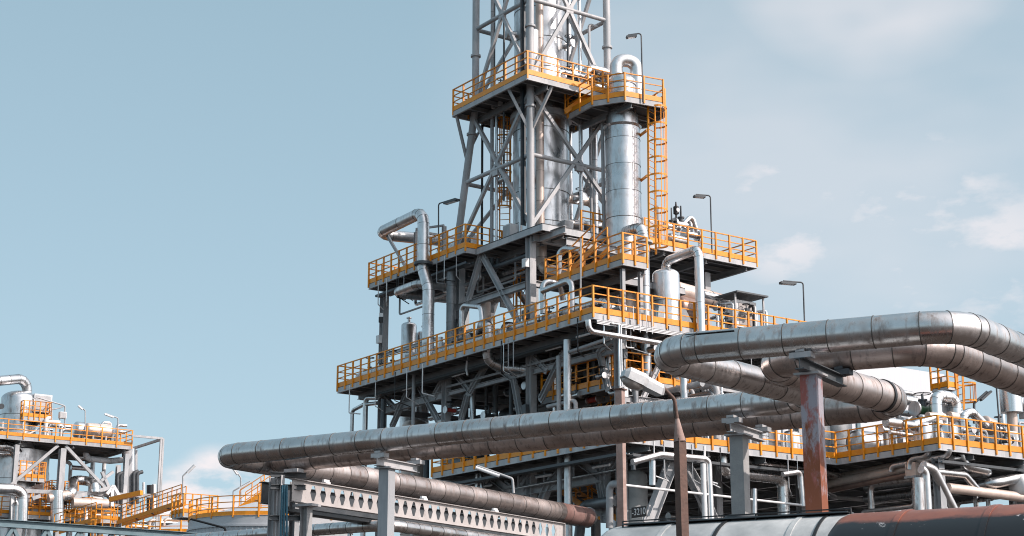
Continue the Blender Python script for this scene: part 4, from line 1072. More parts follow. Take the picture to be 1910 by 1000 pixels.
for i in range(30):
    a = random.uniform(-5.5, 12.5); b = random.uniform(.4, 3.2); r = random.uniform(.05, .16); z0 = random.uniform(12.0, 15.6)
    pts = random.choice(([P(a, b, 11.25), P(a, b, z0), P(a-1.2, b, z0)], [P(a, b, 16.2), P(a, b, z0), P(a-1.5, b, z0)], [P(a, b, z0), P(a-3, b, z0)]))
    pipe('bay_pipe', 'grey pipe in the front of the bay below the long platform', 'pipe', pts, r, random.choice(('grey', 'clad', 'clad_b', 'darkclad', 'grey_dark')), None, 0, group='pipes in the front of the lower bay')
for i, (a, b, r) in enumerate(((11.5, 9, 1.2), (8.0, 10, 1.3), (4.5, 11, 1.4), (1.0, 10, 1.3), (12.5, 15, 1.4), (6.5, 16, 1.5))):  # dark mass added to fill the bay with deep shade
    vessel('shaded_vessel', 'big dark upright vessel added to darken the back of the bay below the long platform', P(a, b, 0), 11.22, 15.9, r, 'darkclad', False, 1.3, 'big dark vessels at the back of the bay', nozzle=False)
for i in range(34):
    a = 13-i*.36+random.uniform(-.2, .2); b = random.uniform(.9, 4.2); h = random.uniform(.5, 2.4); r = random.uniform(.05, .17)
    pts = random.choice(([P(a, b, 16.52), P(a, b, 16.5+h), P(a-.9, b, 16.5+h)], [P(a, b, 16.52), P(a, b, 16.5+h)], [P(a, b, 16.52), P(a, b, 16.5+h), P(a, b+.8, 16.5+h)]))
    pipe('deck_riser', 'pipe riser standing on the long platform behind its lying pipes', 'pipe', pts, r, random.choice(('clad', 'clad_b', 'grey', 'grey_dark', 'darkclad', 'beige')), None, 0, group='risers on the long platform')
for i, (a, b, l, h, m) in enumerate(((12.4, .4, 1.1, .55, 'grey_dark'), (9.6, .3, 1.2, .6, 'darkclad'), (6.0, .9, .8, .7, 'grey_dark'), (3.6, .3, 1.0, .6, 'darkclad'), (-1.6, .3, .9, .6, 'grey_dark'), (-4.2, .6, .9, .6, 'darkclad'))):  # dark boxes added to give the black shadow behind the railing
    cabinet('shadow_box', 'dark low box added for the black shadow on the long platform behind the lying pipes', P(a, b, 16.5), AX*l, BX*.4, h, m, 'dark shadow boxes on the long platform', .06)
caged_ladder('caged_ladder', 'orange caged ladder between the long and the upper left platform, behind the dark duct', P(5.2, 3.2, 16.5), P(5.2, 3.2, 21.85), V((-.1, -1, 0)), .5, .4)
for i in range(9):
    a = 12-i*1.05; z = 20.2+.35*(i % 3)
    pipe('deck_hanger', 'thin pipe slung close under the upper left platform', 'pipe', [P(a, .3+.3*(i % 4), 21.4), P(a, .3+.3*(i % 4), z), P(a-3.2, .3+.3*(i % 4), z), P(a-3.2, .3+.3*(i % 4), 21.4)], .05+.03*(i % 3), ('grey', 'clad', 'grey_dark')[i % 3], None, 0, group='thin pipes under the upper left platform')
# inside the upper left bay
for i in range(16):
    a = random.uniform(.8, 9.5); b = random.uniform(.8, 4.6); r = random.uniform(.06, .2); z0 = random.uniform(17.2, 19); z1 = random.uniform(20.6, 21.3)
    k = random.random()
    if k < .4: pts = [P(a, b, 16.55), P(a, b, z0), P(a-1.6, b, z0), P(a-1.6, b, 16.55)]
    elif k < .7: pts = [P(a, b, z1), P(a-2.5, b, z1), P(a-2.5, b-.4, z1-.6)]
    else: pts = [P(a, b, 16.55), P(a, b, z0)]
    pipe('bay_pipe', 'pipe in the open bay between the long and the upper left platform', 'pipe', pts, r, random.choice(('clad', 'clad_old', 'grey', 'grey_dark')), None, 0, group='pipes in the upper left bay')
# ================================================================ right wing at lowest platform level
Z3 = 11.2
def wing(x, y, a=-12.6): return PB(x, y, a)
# inverted-U pipe with white boxes
u0, u1 = wing(1748, 800), wing(1785, 806)
t = wing(1767, 741).z
pipe('u_pipe', 'silver inverted-U pipe standing behind the corner of the lowest platform', 'pipe', [V((u0.x, u0.y, Z3+.05)), V((u0.x, u0.y, t)), V((u1.x, u1.y, t)), V((u1.x, u1.y, Z3+.05))], .27, 'clad_b', .42, .8, 20)
for x, y, lb in ((1762, 800, 'left'), (1778, 803, 'right')):
    c = wing(x, y, -12.2); c.z = Z3
    cabinet('white_box', 'white upright box under the inverted-U pipe, %s of the pair' % lb, c, BX*.16, AX*.15, 1.2, 'white', None, 1.0)
pipe('header_pipe', 'bright thick pipe entering behind the end of the fat looping pipe', 'pipe', [wing(1640, 738, -9.5), wing(1722, 752, -9.5), wing(1722, 800, -9.5)], .22, 'clad_b', .5, 1.5)
pipe('header_pipe', 'thin bright pipe above the thick bright pipe at the right', 'pipe', [wing(1640, 725, -9), wing(1705, 735, -9), wing(1707, 752, -9)], .10, 'clad_b', .25)
valve('valve', 'large green valve with handwheel left of the inverted-U pipe', wing(1722, 765, -12.0), BX, .24, .7, 'green')
valve('valve', 'dark actuator valve left of the green valve', wing(1716, 790, -11.5), BX, .18, .6, 'black')
for i, (x0, y0, x1, y1, r, m) in enumerate(((1652, 787, 1705, 795, .20, 'clad'), (1704, 793, 1755, 775, .18, 'clad'), (1730, 776, 1760, 778, .17, 'beige'), (1660, 806, 1700, 812, .09, 'clad_b'), (1770, 776, 1800, 782, .2, 'beige'))):
    pipe('wing_pipe', ('silver lying pipe with two bands near the left of the right wing', 'silver pipe climbing to the platform corner', 'short pinkish pipe behind the corner post', 'thin bright pipe low behind the railing of the right wing', 'pinkish pipe right of the platform corner')[i], 'pipe', [wing(x0, y0, -12.8), wing(x1, y1, -12.8)], r, m, None, .7)
vs = wing(1887, 768, -9.5)
root = vessel('capped_vessel', 'small silver upright vessel at the far right edge', V((vs.x, vs.y, 0)), wing(1887, 770, -9.5).z, wing(1887, 721, -9.5).z, .52, 'clad_b', False, 2.0, nozzle=False)
MB().rod(V((vs.x, vs.y, Z3)), V((vs.x, vs.y, wing(1887, 770, -9.5).z-.004)), .25, 12).build('leg', M['beige'], root)
drum('small_drum', 'stubby silver drum leaning out of the frame at the far right', wing(1903, 752, -9.5), wing(1930, 757, -9.5), .33, 'clad_b', None, True)
caged_ladder('caged_ladder', 'orange caged ladder rising behind the inverted-U pipe', wing(1793, 768, -9.8), wing(1790, 692, -9.8), BX*.8-AX*.3, .5, .4, .3, .5, hoop=.8)
lb_ = (wing(1764, 722, -9.8)-ORG).dot(BX)
lp = platform('ladder_landing', 'small orange-railed landing at the top of the far ladder', [(-9.0, lb_), (-9.9, lb_), (-9.9, lb_+.55), (-9.0, lb_+.55)], wing(1775, 722, -9.8).z, [[(-9.0, lb_), (-9.9, lb_), (-9.9, lb_+.55)]], step=.5, beam=.12, joist=3)
c = wing(1760, 716, -8.5)
root = thing('spotlight', 'grey square spotlight near the far ladder', 'lamp', c)
MB().box(c, BX*.26, AX*.15, ZX*.28).build('housing', M['grey'], root)
MB().rod(c-AX*.152, c-AX*.17, .14, 14).build('lens', M['grey_dark'], root)
MB().bar(c-ZX*2.2, c-ZX*.28, .06, .06).build('stand', M['grey'], root)
lamp_mast('lamp_mast', 'short black floodlight on a thick stub right of the far ladder', wing(1817, 790, -10), wing(1817, 752, -10), BX*.6+ZX*.55-AX*.3, r=.06)
pipe('thin_mast', 'very thin dark mast at the far right behind the railing', 'mast', [wing(1868, 842, -14.6), wing(1856, 690, -14.6)], .035, 'grey_dark')
pipe('thin_mast', 'very thin dark mast at the far right beside the small vessel', 'mast', [wing(1880, 800, -9), wing(1877, 690, -9)], .03, 'grey_dark')
pipe('goose_pipe', 'silver down-turned pipe cluster right of the platform corner', 'pipe', [wing(1800, 815, -13), wing(1795, 775, -13), wing(1812, 768, -13), wing(1838, 795, -13)], .2, 'clad_b', .35, .6)
drum('small_drum', 'silver-brown drum hanging behind the railing right of the corner', wing(1836, 790, -12.5), wing(1850, 797, -12.5), .36, 'beige', None, False)
for i in range(34):
    b = random.uniform(9.9, 24); a = random.uniform(-14.3, -10.5); h = random.uniform(.5, 1.9); r = random.uniform(.05, .17)
    pts = [P(a, b, Z3+.02), P(a, b, Z3+h)] if random.random() < .5 else [P(a, b, Z3+.02), P(a, b, Z3+h), P(a, b+random.choice((-1, 1))*random.uniform(.5, 1.5), Z3+h)]
    pipe('wing_riser', 'silver riser pipe crowded behind the railing of the right wing', 'pipe', pts, r, random.choice(('clad', 'clad_b', 'clad_b', 'beige', 'grey')), None, 0, group='risers on the right wing')
for i in range(16):
    valve('valve', 'small flanged valve among the risers of the right wing', P(random.uniform(-14.3, -11), 10.2+i*.75, Z3+random.uniform(.4, 1.1)), random.choice((AX, BX)), random.uniform(.1, .17), random.uniform(.3, .6), random.choice(('clad_b', 'clad', 'grey_dark', 'clad_b')), 'small valves on the right wing', random.random() < .6)
for i in range(22):
    b = random.uniform(-1.2, 9.3); a = random.uniform(-8.6, -4); h = random.uniform(1.2, 3.2); r = random.uniform(.06, .2)
    pipe('mid_riser', 'upright pipe behind the railing under the big pipe loop', 'pipe', [P(a, b, Z3+.02), P(a, b, Z3+h), P(a+random.uniform(.4, 2), b, Z3+h)], r, random.choice(('clad', 'clad_b', 'grey', 'darkclad')), None, 0, group='upright pipes under the big pipe loop')
vessel('tall_drum', 'silver upright vessel just below the left bend of the big pipe loop', PB(1262, 720, -4.6), 11.22, PB(1262, 662, -4.6).z, .62, 'clad_b', True, 1.5)
for i, (b, r, h) in enumerate(((5.0, .5, 1.5), (6.8, .35, 1.9), (8.6, .45, 1.3), (10.9, .4, 1.2), (12.4, .5, 1.3))):
    vessel('squat_vessel', 'squat bright upright pot behind the railing of the lowest platform', P(-7.4 if b < 9 else -12.8, b, 0), Z3+.02, Z3+h, r, 'clad_b', True, 1.0, 'squat pots on the lowest platform')
# pipes under the lowest platform, right
def under(name, label, pts, r, m='clad', seam=0, bend=None): return pipe(name, label, 'pipe', pts, r, m, bend, seam)
A9 = lambda x, y: PB(x, y, -8.2)
A12 = lambda x, y: PB(x, y, -9.2)
under('under_pipe', 'bright thick pipe dropping behind the blue-grey post and turning down again', [A9(1347, 838), A9(1347, 880), A9(1460, 892), A9(1463, 990)], .26, 'clad_b', 0, .4)
under('under_pipe', 'weathered thick pipe running right below the platform edge', [A9(1390, 862), A9(1500, 875), A9(1560, 884)], .24, 'clad_old')
under('under_pipe', 'slim silver pipe bending down left of the blue-grey post', [A12(1180, 862), A12(1232, 848), A12(1315, 856), A12(1322, 862), A12(1327, 975)], .13, 'clad_b', 0, .25)
under('under_pipe', 'slim pale upright pipe beside the bent slim one', [A12(1311, 865), A12(1315, 975)], .11, 'white')
under('under_pipe', 'short silver upright pipe left of the rusty lamp pole', [A12(1217, 860), A12(1217, 905)], .14, 'clad')
under('under_pipe', 'long thin pale pipe running sideways behind lamp pole and post', [A12(1165, 905), A12(1500, 943)], .05, 'white')
under('under_pipe', 'upright silver pipe between the two thick posts', [A12(1407, 912), A12(1407, 970)], .12, 'clad')
under('under_pipe', 'thin hooked silver pipe just left of the rusty post', [A12(1460, 885), A12(1493, 880), A12(1498, 944)], .11, 'clad_b', 0, .2)
under('under_pipe', 'thick blue-grey pipe bending beside the slim weathered post', [PA(1137, 985, -1.2), PA(1137, 903, -1.2), PA(1160, 903, -1.2)], .15, 'grey', 0, .25)
vessel('tall_drum', 'dirty white upright vessel behind the slim weathered post', PB(1183, 930, -6.4), 3.0, 10.3, .55, 'tankwhite', True, 1.4)
for pts, r, m, lb in (([(1540, 905, 10.6), (1698, 872, 10.6)], .22, 'beige', 'thick beige pipe sloping up to the right below the right wing'),
                      ([(1540, 895, 11), (1698, 862, 11)], .15, 'beige', 'second beige pipe just above the thick beige one'),
                      ([(1548, 915, 10.4), (1700, 884, 10.4)], .12, 'brown_pipe', 'brown pipe under the thick beige one'),
                      ([(1662, 880, 10.2), (1662, 869, 10.2), (1770, 849, 10.2), (1770, 838, 10.2)], .13, 'clad', 'slim pipe bend above the beige pipes'),
                      ([(1697, 876, 10), (1697, 855, 10), (1732, 850, 10), (1732, 838, 10)], .15, 'clad', 'short pipe hoop above the beige box')):
    under('wing_under_pipe', lb, [PA(*p) for p in pts], r, m)
bx = PA(1706, 876, 10.2)
root = thing('pipe_box', 'beige square box where the beige pipes end below the right wing', 'box', bx-ZX*.36)
MB().box(bx, AX*.28, BX*.26, ZX*.27).build('casing', M['beige'], root)
MB().box(bx-ZX*.32, AX*.33, BX*.3, ZX*.04).build('base', M['grey'], root)
W = lambda x, y: PB(x, y, -14.2)
for pts, r, m, lb in (([(1718, 875), (1726, 878), (1731, 960)], .18, 'clad', 'bright pipe dropping steeply from the beige box'),
                      ([(1722, 868), (1742, 876), (1785, 962)], .19, 'clad', 'bright pipe slanting down to the right from the beige box'),
                      ([(1745, 880), (1800, 886), (1822, 912)], .15, 'clad', 'pipe with a slanting end right of the bright slanting one'),
                      ([(1768, 910), (1925, 930)], .20, 'beige', 'thick pinkish pipe low at the right edge'),
                      ([(1792, 848), (1795, 868), (1850, 880)], .22, 'clad', 'pipe bend hanging under the right wing'),
                      ([(1925, 880), (1905, 890), (1850, 902)], .24, 'clad', 'thick pipe curving in from the right edge under the wing'),
                      ([(1808, 838), (1808, 852), (1775, 856)], .16, 'clad', 'short elbow under the corner of the right wing'),
                      ([(1712, 892), (1715, 965)], .24, 'clad_old', 'thick beige upright pipe behind the bright dropping one'),
                      ([(1905, 848), (1905, 885)], .22, 'grey', 'grey upright stub at the right edge under the wing')):
    under('wing_under_pipe', lb, [W(*p) for p in pts]+([W(*pts[-1])+AX*7] if pts[-1][0] == 1850 else []), r, m, 0, None)
drum('low_drum', 'white drum low at the right edge behind the brown wagon', W(1898, 905), W(1950, 912), .45, 'white')
for i in range(26):
    b = random.uniform(-1, 24); a = random.uniform(-12, 2) if b > 10 else random.uniform(-7, 4); z1 = random.uniform(5.5, 10.2); r = random.uniform(.06, .22)
    k = random.random()
    if k < .45: pts = [P(a, b, .02), P(a, b, z1), P(a, b+random.uniform(.8, 3), z1)]
    elif k < .75: pts = [P(a, b, z1), P(a, b+random.uniform(2, 6), z1)]
    else: pts = [P(a, b, z1), P(a+random.uniform(2, 4), b, z1), P(a+4, b, .1)]
    pipe('ground_pipe', 'shaded pipe in the dark space below the lowest platform', 'pipe', pts, r, random.choice(('grey', 'clad', 'clad_old', 'darkclad')), None, 0, group='shaded pipes below the lowest platform')
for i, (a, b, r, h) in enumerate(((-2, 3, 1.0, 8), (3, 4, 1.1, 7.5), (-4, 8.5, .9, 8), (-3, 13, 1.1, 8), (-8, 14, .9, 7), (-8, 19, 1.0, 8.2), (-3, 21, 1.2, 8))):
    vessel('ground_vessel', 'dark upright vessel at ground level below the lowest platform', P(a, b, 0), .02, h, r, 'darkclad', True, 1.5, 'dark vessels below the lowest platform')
stair('stair', 'orange stair seen through the frame above the end of the fat lower-left pipe', PA(1120, 965, 2.0), PA(1030, 905, 2.0), .9, BX)
stair('stair', 'second orange stair crossing behind the frame braces', PA(1040, 900, 3.6), PA(1100, 862, 3.6), .9, BX)
for k, (a, b) in enumerate(((-11.2, 18), (-11.2, 22.5))):
    cabinet('cabinet', 'white cabinet on the right wing behind the risers', P(a, b, Z3), BX*.6, AX*.4, 1.3, 'white', 'cabinets on the right wing', .3)
for i, (a, b, r, h) in enumerate(((-6.5, 11.0, .7, 2.6), (-5.2, 13.5, .9, 2.9), (-6.8, 16.5, .8, 2.4), (-5.5, 19.5, 1.0, 2.6), (-3.2, 10.5, 1.0, 3.2), (-2.5, 7.5, .9, 3.0), (-3.0, 4.5, .8, 2.9))):
    vessel('shaded_vessel', 'dark upright vessel behind the railings of the right wing', P(a, b, 0), Z3+.02, Z3+h, r, 'darkclad', True, 1.3, 'dark vessels of the right wing')
for i, (a, b) in enumerate(((-8.0, 12.0), (-7.4, 20.5))):
    drum('lying_drum', 'silver lying drum on saddles behind the right wing risers', P(a, b, Z3+1.0), P(a, b+3, Z3+1.0), .55, 'clad', 'lying drums of the right wing')
# siding building behind
c0 = PY(1755, 700, 104); dB = BX
root = thing('building', 'pale grey sheet-clad building with dark posts behind the right wing', 'building', V((c0.x, c0.y, 0)))
zt = c0.z; q = V((c0.x, c0.y, 0))
MB().box(q-dB*9+AX*6+ZX*(zt/2-1.1), dB*9, AX*6, ZX*(zt/2-1.1)).build('wall', M['siding'], root)
MB().box(q-dB*9+AX*6+ZX*(zt-.9), dB*9.15, AX*6.15, ZX*.95).build('roof_band', M['siding'], root)
MB().box(q-dB*9+AX*6+ZX*(zt-1.9), dB*9.2, AX*6.2, ZX*.06).build('eaves', M['grey_dark'], root)
for k in range(7): MB().box(q-dB*(.15+2.6*k)-AX*.05+ZX*(zt-3.6), dB*.14, AX*.06, ZX*1.6).build('wall_post', M['blue_grey'], root)
for k in range(2): MB().bar(q-dB*18-AX*.12+ZX*(zt-5.6-.5*k), q-AX*.12+ZX*(zt-5.6-.5*k), .1, .1).build('rail_pipe', M['grey_dark'], root)
# ================================================================ distant unit at the left edge
C0 = PY(245, 831, 118); zL = C0.z; aL = (C0-ORG).dot(AX); bL = (C0-ORG).dot(BX)
def LB(x, y, da=0.0): return PB(x, y, aL+da)
platform('left_platform', 'orange-railed platform of the distant unit at the left edge', [(aL, bL), (aL, bL-17), (aL+8, bL-17), (aL+8, bL)], zL,
         [[(aL, bL-17), (aL, bL), (aL+7.9, bL)]], step=1.15, joist=1.6)
dv = LB(33, 790, 3.0)
root = vessel('dome_vessel', 'fat silver domed vessel with a bent pipe on top at the left edge', dv, zL-.5, LB(33, 729, 3.0).z, 1.28, 'clad', True, 1.3, nozzle=False)
MB().rod(LB(1, 758, 1.9), LB(3, 758, 1.6), .2, 12).build('manhole', M['grey_dark'], root)
g = V((dv.x, dv.y, 0)); zd = LB(33, 732, 3.0).z
gp = LB(50, 735, 3.0); zg = LB(20, 702, 3.0).z
pipe('goose_pipe', 'thick silver pipe bending out of the domed vessel and leaving the picture on the left', 'pipe', [V((gp.x, gp.y, zd-.4)), V((gp.x, gp.y, zg)), LB(-60, 716, 1.0)], .36, 'clad', .75, .9, 20)
vessel('base_vessel', 'wide silver vessel below the left platform, cut by the picture edge', LB(22, 900, 4.0), 3, zL-.6, 2.5, 'clad', False, 2.2, nozzle=False)
# small cages
for (x0, x1, y, da, lb, w) in ((43, 94, 780, 1.2, 'small orange-railed cage beside the domed vessel', 1.6), (36, 83, 892, .6, 'small orange-railed cage below the left platform', 1.6)):
    q0, q1 = LB(x0, y-3, da), LB(x1, y, da)
    b0, b1 = (q0-ORG).dot(BX), (q1-ORG).dot(BX)
    platform('cage_landing', lb, [(aL+da, b0), (aL+da, b1), (aL+da+w, b1), (aL+da+w, b0)], q1.z, [[(aL+da, b0), (aL+da, b1), (aL+da+w, b1), (aL+da+w, b0), 'closed']], step=.42, joist=.8)
    if da > 1:
        ft = thing('cage_stand', 'pale steel stand under the small cage beside the domed vessel', 'stand', LB(68, 810, da))
        for u in (b0+.15, b1-.15): MB().bar(P(aL+da+.15, u, zL+.01), P(aL+da+.15, u, q1.z-.42), .14, .14).build('post', M['white'], ft)
        MB().bar(P(aL+da+.15, b0+.2, zL+.2), P(aL+da+.15, b1-.2, q1.z-.5), .1, .1).build('brace', M['white'], ft)
cabinet('white_box', 'white box unit standing in the small cage beside the domed vessel', LB(75, 777, 2.2), BX*.65, AX*.4, 1.3, 'white', None, .25)
cabinet('white_box', 'white box on the left platform below the thin mast', LB(115, 800, 1.0), BX*.24, AX*.2, .45, 'white', None, .75)
drum('silver_drum', 'bronze-tinted horizontal drum on the left platform', LB(163, 803, 2.0), LB(203, 806, 2.0), .56, 'beige', None, True)
drum('silver_drum', 'silver drum end beside the bronze-tinted drum on the left platform', LB(143, 802, 2.6), LB(154, 803, 2.6), .62, 'clad_b', None, True)
pipe('thin_pipe', 'thin pipe hoop over the bronze-tinted drum', 'pipe', [LB(190, 800, 2.0), LB(191, 787, 2.0), LB(207, 789, 2.0), LB(208, 803, 2.0)], .09, 'clad_b')
for pts, r, lb in (([(60, 745), (68, 741), (121, 757), (121, 800)], .05, 'thin hooked mast pipe right of the domed vessel'), ([(97, 764), (112, 761), (120, 757)], .05, 'thin curved brace of the hooked mast pipe'),
                   ([(97, 752), (97, 800)], .04, 'thin upright conduit right of the small cage')):
    pipe('thin_pipe', lb, 'pipe', [LB(x, y, 1.0) for x, y in pts], r, 'grey')
for i in range(22):
    b = bL-.6-random.random()*13; a = aL+.7+random.random()*3; h = random.uniform(.5, 1.7)
    pipe('left_riser', 'small pale riser crowded on the left platform', 'pipe', [P(a, b, zL+.02), P(a, b, zL+h), P(a, b+random.uniform(.3, 1), zL+h)], random.uniform(.05, .15), random.choice(('clad_b', 'white', 'beige', 'clad')), group='risers on the left platform')
def tl(name, base, top, head, lb): lamp_mast('lamp_mast', lb, base, top, head, 'tube', .045)
tl('l', LB(159, 803, 1.5), LB(159, 766, 1.5), LB(147, 756, 1.5)-LB(159, 766, 1.5), 'slanting tube lamp on the left platform above the drum')
tl('l', LB(220, 830, .2), LB(220, 780, .2), LB(196, 771, .2)-LB(220, 780, .2), 'slanting tube lamp on a tall arm at the right end of the left platform')
tl('l', PY(341, 940, 100), PY(341, 888, 100), PY(362, 867, 100)-PY(341, 888, 100), 'slanting tube lamp left of the round tank, leaning right')
tl('l', PY(450, 945, 103), PY(449, 891, 103), PY(436, 872, 103)-PY(449, 891, 103), 'slanting tube lamp behind the round tank, leaning left')
tl('l', PY(435, 945, 99), PY(435, 916, 99), PY(467, 898, 99)-PY(435, 916, 99), 'low slanting tube lamp behind the round tank, leaning right')
# frame of the distant unit
fr2 = thing('support_frame', 'pale steel frame with diagonal braces under the left platform', 'steel frame', LB(116, 990))
for x, da in ((116, .3), (30, .3), (236, .3), (116, 6.5), (222, 6.5)):
    q = LB(x, 850, da); MB().ibeam(V((q.x, q.y, .02)), V((q.x, q.y, zL-.6)), .5 if x == 116 else .34, .4 if x == 116 else .3, AX).build('column', M['grey'], fr2)
for x0, y0, x1, y1 in ((108, 831, 18, 906), (122, 832, 192, 906), (192, 906, 205, 925), (190, 880, 205, 915), (211, 880, 188, 897)):
    MB().bar(LB(x0, y0, .25), LB(x1, y1, .25), .24, .2).build('brace', M['grey'], fr2)
for x0, y0, x1, y1, da in ((20, 915, 335, 927, .0), (115, 933, 212, 908, -.3), (60, 930, 75, 925, 0)):
    MB().bar(LB(x0, y0, da), LB(x1, y1, da), .22, .26).build('beam', M['grey'], fr2)
for x0, y0, x1, y1 in ((211, 906, 199, 922), (211, 906, 222, 925), (23, 912, 23, 978), (160, 930, 160, 985), (209, 908, 209, 945)):
    MB().bar(LB(x0, y0, -.4), LB(x1, y1, -.4), .22, .22).build('strut', M['white'], fr2)
ga = thing('gantry', 'thin open grey gantry frame to the right of the left platform', 'gantry', LB(300, 990, -.5))
for x, y0 in ((300.5, 818), (304.5, 818), (252, 836)): MB().bar(LB(x, y0, -.5 if x > 260 else 3), V((LB(x, y0, -.5).x, LB(x, y0, -.5).y, 4)) if x > 260 else LB(x, 940, 3), .14, .14).build('post', M['grey'], ga)
MB().bar(LB(303, 818, -.5), LB(246, 813, -.5), .16, .16).build('beam', M['grey'], ga)
MB().bar(LB(300, 820, -.5), LB(250, 836, 3), .2, .16).build('beam', M['grey'], ga)
for pts, r, m, lb in (([(-20, 833), (22, 833), (32, 848)], .42, 'clad_b', 'thick silver elbow coming in at the left edge under the platform'),
                      ([(-20, 847), (22, 846), (33, 853)], .14, 'clad_b', 'thin elbow below the thick silver elbow at the left edge'),
                      ([(-20, 911), (30, 913), (43, 922), (41, 985)], .38, 'clad_b', 'silver pipe turning down near the left edge'),
                      ([(29, 985), (32, 938), (28, 935)], .18, 'clad', 'slim pipe beside the silver pipe turning down at the left'),
                      ([(107, 985), (106, 915)], .46, 'clad_b', 'thick bright upright pipe with rounded top under the left unit'),
                      ([(118, 925), (128, 925), (135, 918), (136, 895), (165, 897), (178, 905), (178, 918)], .34, 'clad_b', 'silver swan-neck pipe under the left platform'),
                      ([(90, 930), (135, 922)], .34, 'beige', 'pinkish lying pipe below the swan-neck pipe'),
                      ([(135, 938), (200, 940)], .36, 'beige', 'long pinkish drum-like pipe behind the stair of the left unit'),
                      ([(230, 842), (230, 856), (222, 859), (218, 859)], .1, 'black', 'black hooked pipe under the right end of the left platform'),
                      ([(160, 845), (160, 855), (205, 860), (228, 858)], .22, 'grey', 'grey pipe slung under the left platform')):
    pipe('left_pipe', lb, 'pipe', [LB(x, y, -.6 if y > 900 else 1.5) for x, y in pts], r, m, None, 1.5)
for k, (x, y0, y1, hd, m) in enumerate(((219, 893, 940, 11, 'grey_dark'), (226, 893, 940, 10, 'grey_dark'), (249, 890, 940, 9, 'grey_dark'), (256, 891, 940, 10, 'grey_dark'))):
    pipe('hook_pipe', 'slim upright pipe with a dark hooked end right of the left platform', 'pipe', [LB(x, y1, 2), LB(x, y0-8, 2), LB(x+hd, y0-11, 2)], .14, m, .3, group='hooked pipes of the left unit')
for k, (x, r, m, y0) in enumerate(((238, .34, 'grey', 838), (245, .26, 'clad_b', 836), (252, .18, 'grey', 840), (268, .1, 'white', 900), (280, .26, 'black', 905), (287, .14, 'white', 903))):
    pipe('stack_pipe', 'upright pipe of the group behind the gantry', 'pipe', [LB(x, 960, 2.5), LB(x, y0, 2.5)], r, m, group='upright pipes behind the gantry')
for i in range(30):
    q = LB(random.uniform(5, 330), random.uniform(945, 985), random.uniform(1, 6)); h = random.uniform(1, 4)
    pipe('left_low_pipe', 'pale pipe low in the distant left unit', 'pipe', [V((q.x, q.y, q.z-3)), q, q+BX*random.uniform(.5, 3)], random.uniform(.06, .22), random.choice(('clad', 'clad_b', 'beige', 'white', 'grey_dark')), group='low pipes of the left unit')
z2 = LB(100, 962, .5).z
b0 = (LB(0, 960, .5)-ORG).dot(BX)
platform('left_lower_platform', 'lower orange-railed platform of the distant left unit', [(aL+.5, b0-4), (aL+.5, b0+9.5), (aL+7, b0+9.5), (aL+7, b0-4)], z2, [[(aL+.5, b0-4), (aL+.5, b0+9.5)], [(aL+6.5, b0-4), (aL+6.5, b0+9.4)]], step=1.3, joist=1.7)
# orange gangway up to the tanks, ladder cage
gw0, gw1 = PY(218, 975, 104), PY(337, 936, 100)
stair('gangway', 'orange-railed gangway climbing right towards the round tank', gw0, gw1, 1.0, V((.1, 1, 0)))
gw2, gw3 = PY(100, 990, 106), PY(178, 968, 104)
stair('gangway', 'lower orange-railed gangway at the left, leading to the ladder cage', gw2, gw3, 1.0, V((.1, 1, 0)))
pc = PY(194, 985, 103)
caged_ladder('caged_ladder', 'stubby orange ladder cage between the two gangways', pc-ZX*2, PY(194, 944, 103), V((.2, -1, 0)), .9, .75, .3, .3, hoop=.55)
MB().bar(PY(206, 932, 108), PY(264, 919, 107), .3, .3).build('crane_beam', M['orange'], None, label='sloping orange beam behind the gangway of the left unit', category='beam')
def round_tank(name, label, c, R, z, capz, rail_phi):
    root = thing(name, label, 'tank', V((c.x, c.y, 0)))
    c = V((c.x, c.y, 0))
    mb = MB(); n = 180; i = len(mb.v)
    for h in (0.0, z-.55):
        for k in range(n):
            t = 2*pi*k/n; r = R+(.05 if k % 2 else 0); mb.v.append(c+V((cos(t)*r, sin(t)*r, h)))
    for k in range(n): mb.face((i+k, i+(k+1) % n, i+n+(k+1) % n, i+n+k))
    mb.build('wall', M['roof_tank'], root)
    MB().lathe(c, [(R+.1, z-.6), (R+.1, z-.5), (R+.02, z-.5), (R+.02, z), (R+.06, z), (.3, capz), (.02, capz)], 96).build('roof', M['roof_tank'], root)
    rb = MB(); tb = MB(); ps = []
    N_ = 40
    rp = [c+V((cos(2*pi*k/N_)*(R+.02), sin(2*pi*k/N_)*(R+.02), z)) for k in range(N_)]
    rb2 = None
    for k in range(N_):
        a, b = rp[k], rp[(k+1) % N_]
        for h in (1.1, .75, .42): rb.bar(a+ZX*h, b+ZX*h, .05, .05)
        tb.bar(a+ZX*.12, b+ZX*.12, .015, .24)
    rl = rb.build('railing', M['orange'], root); tb.build('toe_board', M['orange'], root)
    for k in range(0, N_, 2): post_obj(rl, rp[k], -.1, 1.12, .09)
    return root
tc = PY(505, 975, 96)
round_tank('storage_tank', 'round grey storage tank with orange rim railing behind the trestle', tc, 4.7, 10.9, 12.3, None)
tc2 = PY(362, 990, 112)
round_tank('storage_tank', 'second round grey tank, lower in view, behind the orange gangway', tc2, 4.5, 11.4, 12.7, None)
plt = PY(360, 962, 99.5)
pa_, pb_ = (plt-ORG).dot(AX), (plt-ORG).dot(BX)
platform('tank_landing', 'small orange-railed landing where the gangway meets the round tank', [(pa_-.8, pb_-1.0), (pa_-.8, pb_+1.2), (pa_+.8, pb_+1.2), (pa_+.8, pb_-1.0)], plt.z+.1, [[(pa_+.8, pb_-1.0), (pa_-.8, pb_-1.0), (pa_-.8, pb_+1.2)]], step=.55)
stair('stair', 'orange-railed steps up the roof of the round tank by the trestle', PY(446, 948, 98), PY(492, 918, 98), .8, V((.3, 1, 0)))
